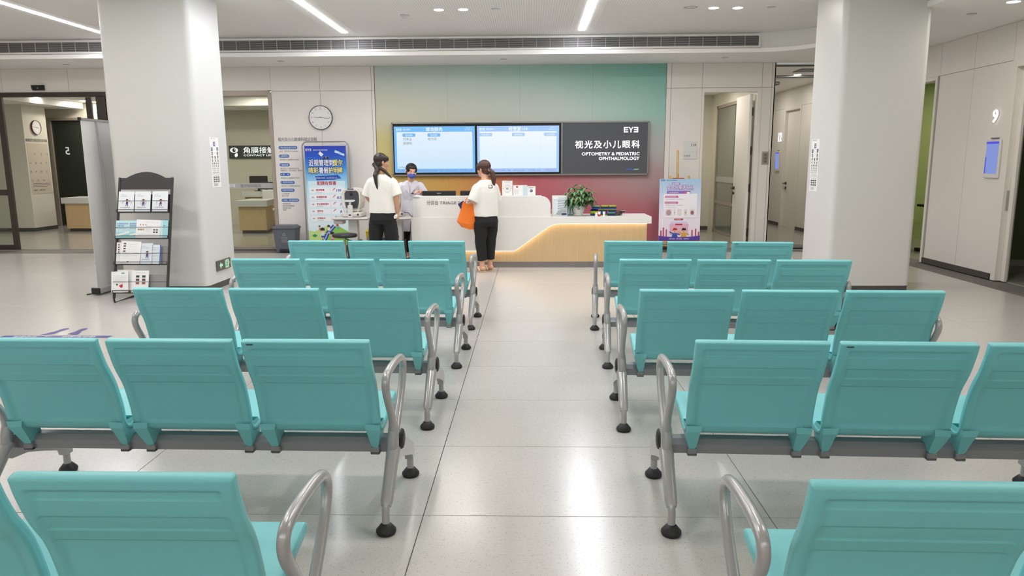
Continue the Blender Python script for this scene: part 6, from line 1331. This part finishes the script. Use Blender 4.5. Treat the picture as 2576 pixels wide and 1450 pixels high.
t = thing('booklet', 'navy booklet sticking out of the orange tote bag', 'booklet', (-.915, 9.99, .885), R(20)); b_ = MB(); b_.box(-.045, -.006, 0, .045, .006, .10, m_navy, .002, M=Matrix.Rotation(R(-30), 4, 'Y')); b_.build('cover', t); MB().box(-.042, -.004, .002, .042, .004, .104, m_paper, M=Matrix.Rotation(R(-30), 4, 'Y')).build('pages', t)
t = thing('paper_sheet', 'white paper slip held up by the woman with the orange bag', 'paper', (-.79, 10.205, 1.02), R(30)); MB().box(-.03, -.002, 0, .03, .002, .15, m_paper, M=Matrix.Rotation(R(4), 4, 'Y')).build('page', t)

# ---- nurse behind the desk
P3 = thing('person', 'nurse in a white coat and blue face mask leaning on the end of the desk', 'person', (-1.90, 11.52, 0), R(180))
# local +Y faces the camera, local +X is towards the left of the picture
MR = Rz(24) @ Matrix.Rotation(R(-14), 3, 'X') @ Matrix.Rotation(R(-6), 3, 'Y'); hc = V(-.055, .20, 1.378)
b_ = Body(); b_.head(hc, MR @ Matrix.Diagonal((1.12, 1, 1)), 1.0); b_.limb([V(-.03, .11, 1.20), V(-.045, .165, 1.33)], [.055, .048]); b_.loft([(0, 0, .80, .14, .10), (0, .02, .94, .12, .09), (-.01, .05, 1.08, .135, .095), (-.02, .08, 1.18, .145, .075), (-.03, .10, 1.23, .085, .06)])
b_.limb([V(-.165, .09, 1.15), V(-.26, .08, .96), V(-.20, .30, 1.075)], [.05, .038, .026]); b_.hand(V(-.195, .31, 1.078), V(.5, .8, -.05), V(0, .1, -1), 1, .35, .93)
b_.limb([V(.13, .08, 1.15), V(.21, .03, .94), V(.18, .14, .78)], [.05, .038, .026]); b_.hand(V(.178, .145, .77), V(-.1, .3, -1), V(-1, 0, 0), 1, .6, .93)
for q in (-1, 1): b_.limb([V(q*.075, 0, .74), V(q*.085, .02, .44), V(q*.085-.0, -.01, .08)], [.066, .044, .034]); b_.limb([V(q*.085, -.03, .05), V(q*.085, .05, .045), V(q*.09, .13, .03)], [.032, .033, .022])
b_.build('body', P3, m_skin, .0055, 3); MR = MR @ Matrix.Diagonal((1.12, 1, 1)); face(P3, hc, MR, 1.0, False)
g = lambda x, y, z: hc+MR @ Vector((x, y, z)); b_ = Body(); b_.ball(g(0, -.020, .04), (.081, .092, .085), MR.to_4x4()); b_.ball(g(.05, .02, .03), (.026, .045, .05), MR.to_4x4()); b_.ball(g(-.05, .02, .03), (.026, .045, .05), MR.to_4x4()); b_.ball(g(0, -.045, -.015), (.071, .06, .068), MR.to_4x4()); b_.ball(g(0, .035, .072), (.058, .048, .03), MR.to_4x4()); b_.ball(g(.01, -.105, -.045), (.036, .032, .036), MR.to_4x4()); b_.build('hair', P3, m_hairk, .0055, 2, .002, (60, 60, 12))
b_ = Body(); b_.ball(g(0, .052, -.05), (.056, .056, .048), MR.to_4x4()); b_.ball(g(0, .088, -.03), (.02, .018, .02), MR.to_4x4()); mk = b_.build('face_mask', P3, mat('blue_mask', '#4a63c0', .7), .004, 2)
MB().tube([g(-.045, .085, -.006), g(0, .112, -.004), g(.045, .085, -.006)], .004, m_paper, 6, flat=.6).build('white_edge', mk)
for q in (-1, 1): MB().tube([g(q*.05, .07, -.02), g(q*.068, .03, -.0), g(q*.078, -.005, .01)], .0018, m_paper, 5).build('ear_loop', mk)
b_ = Body(); b_.loft([(0, .02, .44, .20, .15), (0, .02, .60, .195, .145), (0, .015, .78, .175, .135), (0, .02, .93, .155, .12), (-.01, .05, 1.07, .165, .12), (-.02, .08, 1.16, .17, .10), (-.025, .092, 1.205, .125, .08), (-.03, .10, 1.235, .075, .062)])
b_.sleeve(V(-.165, .09, 1.15), V(-.262, .08, .98), .070, .066); b_.limb([V(-.262, .08, .985), V(-.245, .16, 1.0)], [.06, .05]); b_.sleeve(V(.125, .08, 1.15), V(.212, .035, .96), .070, .062)
ct = b_.build('lab_coat', P3, m_coat, .0065, 3, .006, (14, 14, 4))
for q in (-1, 1): b3 = MB(); b3.add([(-.028+q*.004, .186, 1.15), (-.028+q*.03, .18, 1.19), (-.03+q*.055, .14, 1.245), (-.03+q*.028, .168, 1.225)], [(0, 1, 2, 3), (3, 2, 1, 0)], m_paper); b3.build('shirt_collar', P3)
for q in (-1, 1): b2 = MB(); b2.add([(-.02+q*.006, .188, 1.03), (-.025+q*.022, .184, 1.19), (-.03+q*.085, .158, 1.215), (-.03+q*.10, .172, 1.14)], [(0, 1, 2, 3), (3, 2, 1, 0)], m_coat); b2.build('lapel', ct)
for z in (1.02, .93, .83, .72): MB().lathe([(.0001, .004), (.007, .003), (.007, 0)], m_paper, 8, Matrix.Translation((-.01, .02+.118+.0*z+(.02 if z > .9 else 0)+ (.01 if z > 1 else 0), z)) @ Matrix.Rotation(-pi/2, 4, 'X')).build('button', ct)
b2 = MB(); b2.M = Matrix.Translation((-.085, .176, 1.075)) @ Matrix.Rotation(pi, 4, 'Z'); b2.logo(-.03, 0, .016, 0, m_navy); b2.rect2(-.045, -.045, .035, -.03, 0, m_navy); b2.build('embroidery', ct)
trousers(P3, (0, 0, .72), .83, [((-.08, 0, .70), (-.085, .02, .44), (-.085, -.01, .10)), ((.08, 0, .70), (.085, .02, .44), (.085, -.01, .10))], m_trou, [[.09, .085, .066, .055, .05]]*2, rx=.155, ry=.12)
for q in (-1, 1): MB().box(q*.088-.04, -.07, 0, q*.088+.04, .16, .05, m_paper, .02).build('shoe', P3)
